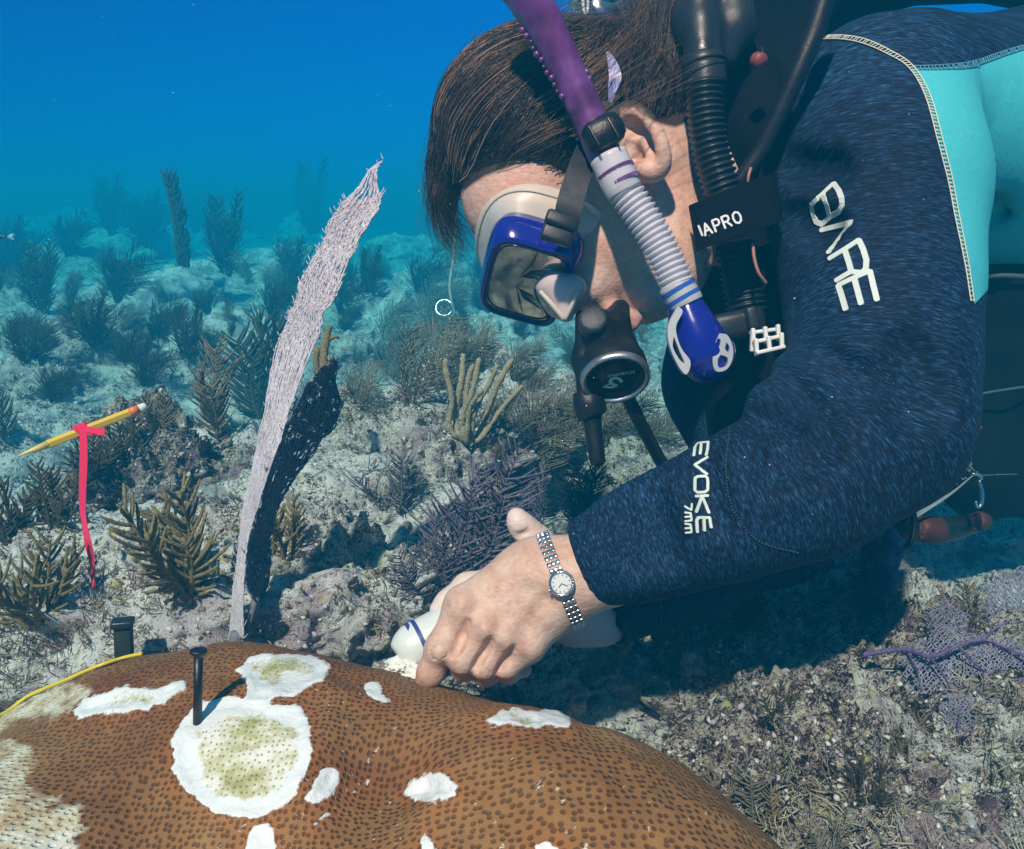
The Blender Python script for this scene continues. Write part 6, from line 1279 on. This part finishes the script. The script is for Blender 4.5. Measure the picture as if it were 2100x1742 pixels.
# tool, ring and bag hanging under the elbow
tl = thing('dive_tool', cpt(1900, 1090, .86), 'orange and black dive tool hanging below the elbow at right', 'tool')
b = MB(); ctube(b, [(1780, 1080, .86, 20), (1850, 1082, .86, 24), (1925, 1088, .87, 26), (2000, 1072, .88, 20), (2030, 1064, .88, 14)], 12, 40); put('handle', b.me('handle'), M_BLK, tl)
for x0, y0, x1, y1, r in ((1808, 1078, 1842, 1080, 25), (1890, 1086, 1930, 1088, 28), (2006, 1071, 2016, 1068, 20)):
    b = MB(); ctube(b, [(x0, y0, .86, r * .9), (x0 + 5, y0, .86, r), (x1 - 5, y1, .865, r), (x1, y1, .865, r * .85)], 12, 16); put('grip', b.me('grip'), plain('shaded_orange_rubber', (.065, .012, .006), .6, 0, .3, 120, .0005), tl)  # orange darkened so the shadow under the elbow sits in the colour
b = MB(); cc = C(1850, 1070, .83); b.tube(c2w([cc + np.array([.0125 * math.cos(a), .026 * math.sin(a), .004 * math.sin(a)]) for a in np.linspace(0, 6.283, 40)]), .0034, 10, cap=False); ctube(b, [(1846, 1050, .83, 3), (1853, 1075, .828, 4), (1862, 1062, .826, 2)], 6, 10); put('carabiner', b.me('carabiner'), M_BLK, label='black oval carabiner hanging in front of the orange tool', cat='carabiner')
bg_ = thing('mesh_bag', cpt(1920, 1000, .84), 'dim grey mesh bag with a hemmed lower edge behind the elbow', 'bag')
b = MB(); net_fan(b, [(1880,880),(1955,860),(1985,920),(2003,965),(1960,990),(1900,1030),(1856,1068),(1790,1060),(1800,980)], .84, 9, .0007, 9); put('netting', b.me('netting'), plain('slate_net', (.16, .20, .22), .8, 0, .3, 160, 0), bg_)
b = MB(); strap_band(b, [(1858, 1070, .84, 6, 90), (1890, 1050, .838, 6, 100), (1950, 1012, .838, 4, 110), (2003, 968, .84, 2, 120)], .001, (0, 0, -1)); put('hem', b.me('hem', False), plain('grey_hem', (.26, .29, .32), .8, 0, .3, 120, 0), bg_)
# purple stump
sv, sf = ICO[6]; st = np.zeros((0, 3))
k = Sculpt((.36, -.24, .76), (.47, -.08, .90), .0024); k.chain([(1782, 1270, .85, 34), (1796, 1200, .835, 33), (1812, 1130, .82, 30), (1822, 1100, .82, 22)], .01); k.chain([(1800, 1180, .83, 26), (1784, 1110, .825, 16), (1790, 1060, .825, 13)], .01); k.chain([(1806, 1120, .822, 14), (1812, 1060, .822, 12)], .01)
v, w, q = solid('x', k); nn_ = normals(w, q); w = w + nn_ * (.0035 * fbm(w * 60, 4, 3))[:, None]
m = Mt('stump'); m.set(col=m.ramp(m.noise(40, 4, .65), (.35, (.02, .018, .04)), (.5, (.06, .055, .14)), (.62, (.17, .17, .28)), (.72, (.30, .16, .09))), rough=.85, nor=m.bump(m.noise(150, 4), .003, .8)); put('coral_stump', me_from('coral_stump', w, q), m.m, label='dark violet encrusted coral stump standing below the elbow', cat='coral stump')
b = MB(); Mc = frame(cpt(1640, 1134, .80), cdir((.93, .45, -.1)), None); b.lathe([(.0, .0105), (.0055, .0105), (.007, .009)] + [(.007 + .0007 * (i % 2), .008 - i * .0022) for i in range(8)] + [(.0, -.0105)], Mc, 20); put('hose_cap', b.me('hose_cap'), M_WHT, label='little white ribbed hose cap lying below the forearm', cat='cap')
# little fish at the left edge
fs = thing('reef_fish', cpt(6, 486, 2.4), 'small dark fish with a pale belly at the left edge', 'fish'); sv, sf = ICO[5]
b = MB(); P = sv * np.array([.030, .010, .0045]); P[:, 1] *= np.clip(1.1 - .5 * (sv[:, 0] + .3) ** 2, .3, 1.1); b.add(c2w(C(-6, 486, 2.4)[None] + P), sf); put('body', b.me('body'), plain('black_scales', (.012, .014, .02), .4, 0, .3, 200, 0), fs)
b = MB(); plate(b, [(14, 486), (22, 480), (30, 481), (25, 486), (29, 492), (21, 491)], [], 2.398, .003); put('tail', b.me('tail'), plain('pale_fin', (.45, .5, .5), .5, 0, .2, 90, 0), fs)
# drifting specks in the water
g = np.random.default_rng(12); b = MB(); sv, sf = ico(1)
for i in range(170):
    x, y, d = g.uniform(0, 2100), g.uniform(0, 1500), g.uniform(.38, 1.6); r = g.uniform(.00022, .0006) * (.5 + d * .5); b.add(c2w(C(x, y, d)[None] + sv * r * g.uniform(.6, 1.4, 3)), sf)
put('drifting_specks', b.me('drifting_specks'), plain('pale_specks', (.7, .72, .7), .8, 0, .1, 50, 0), kind='stuff')
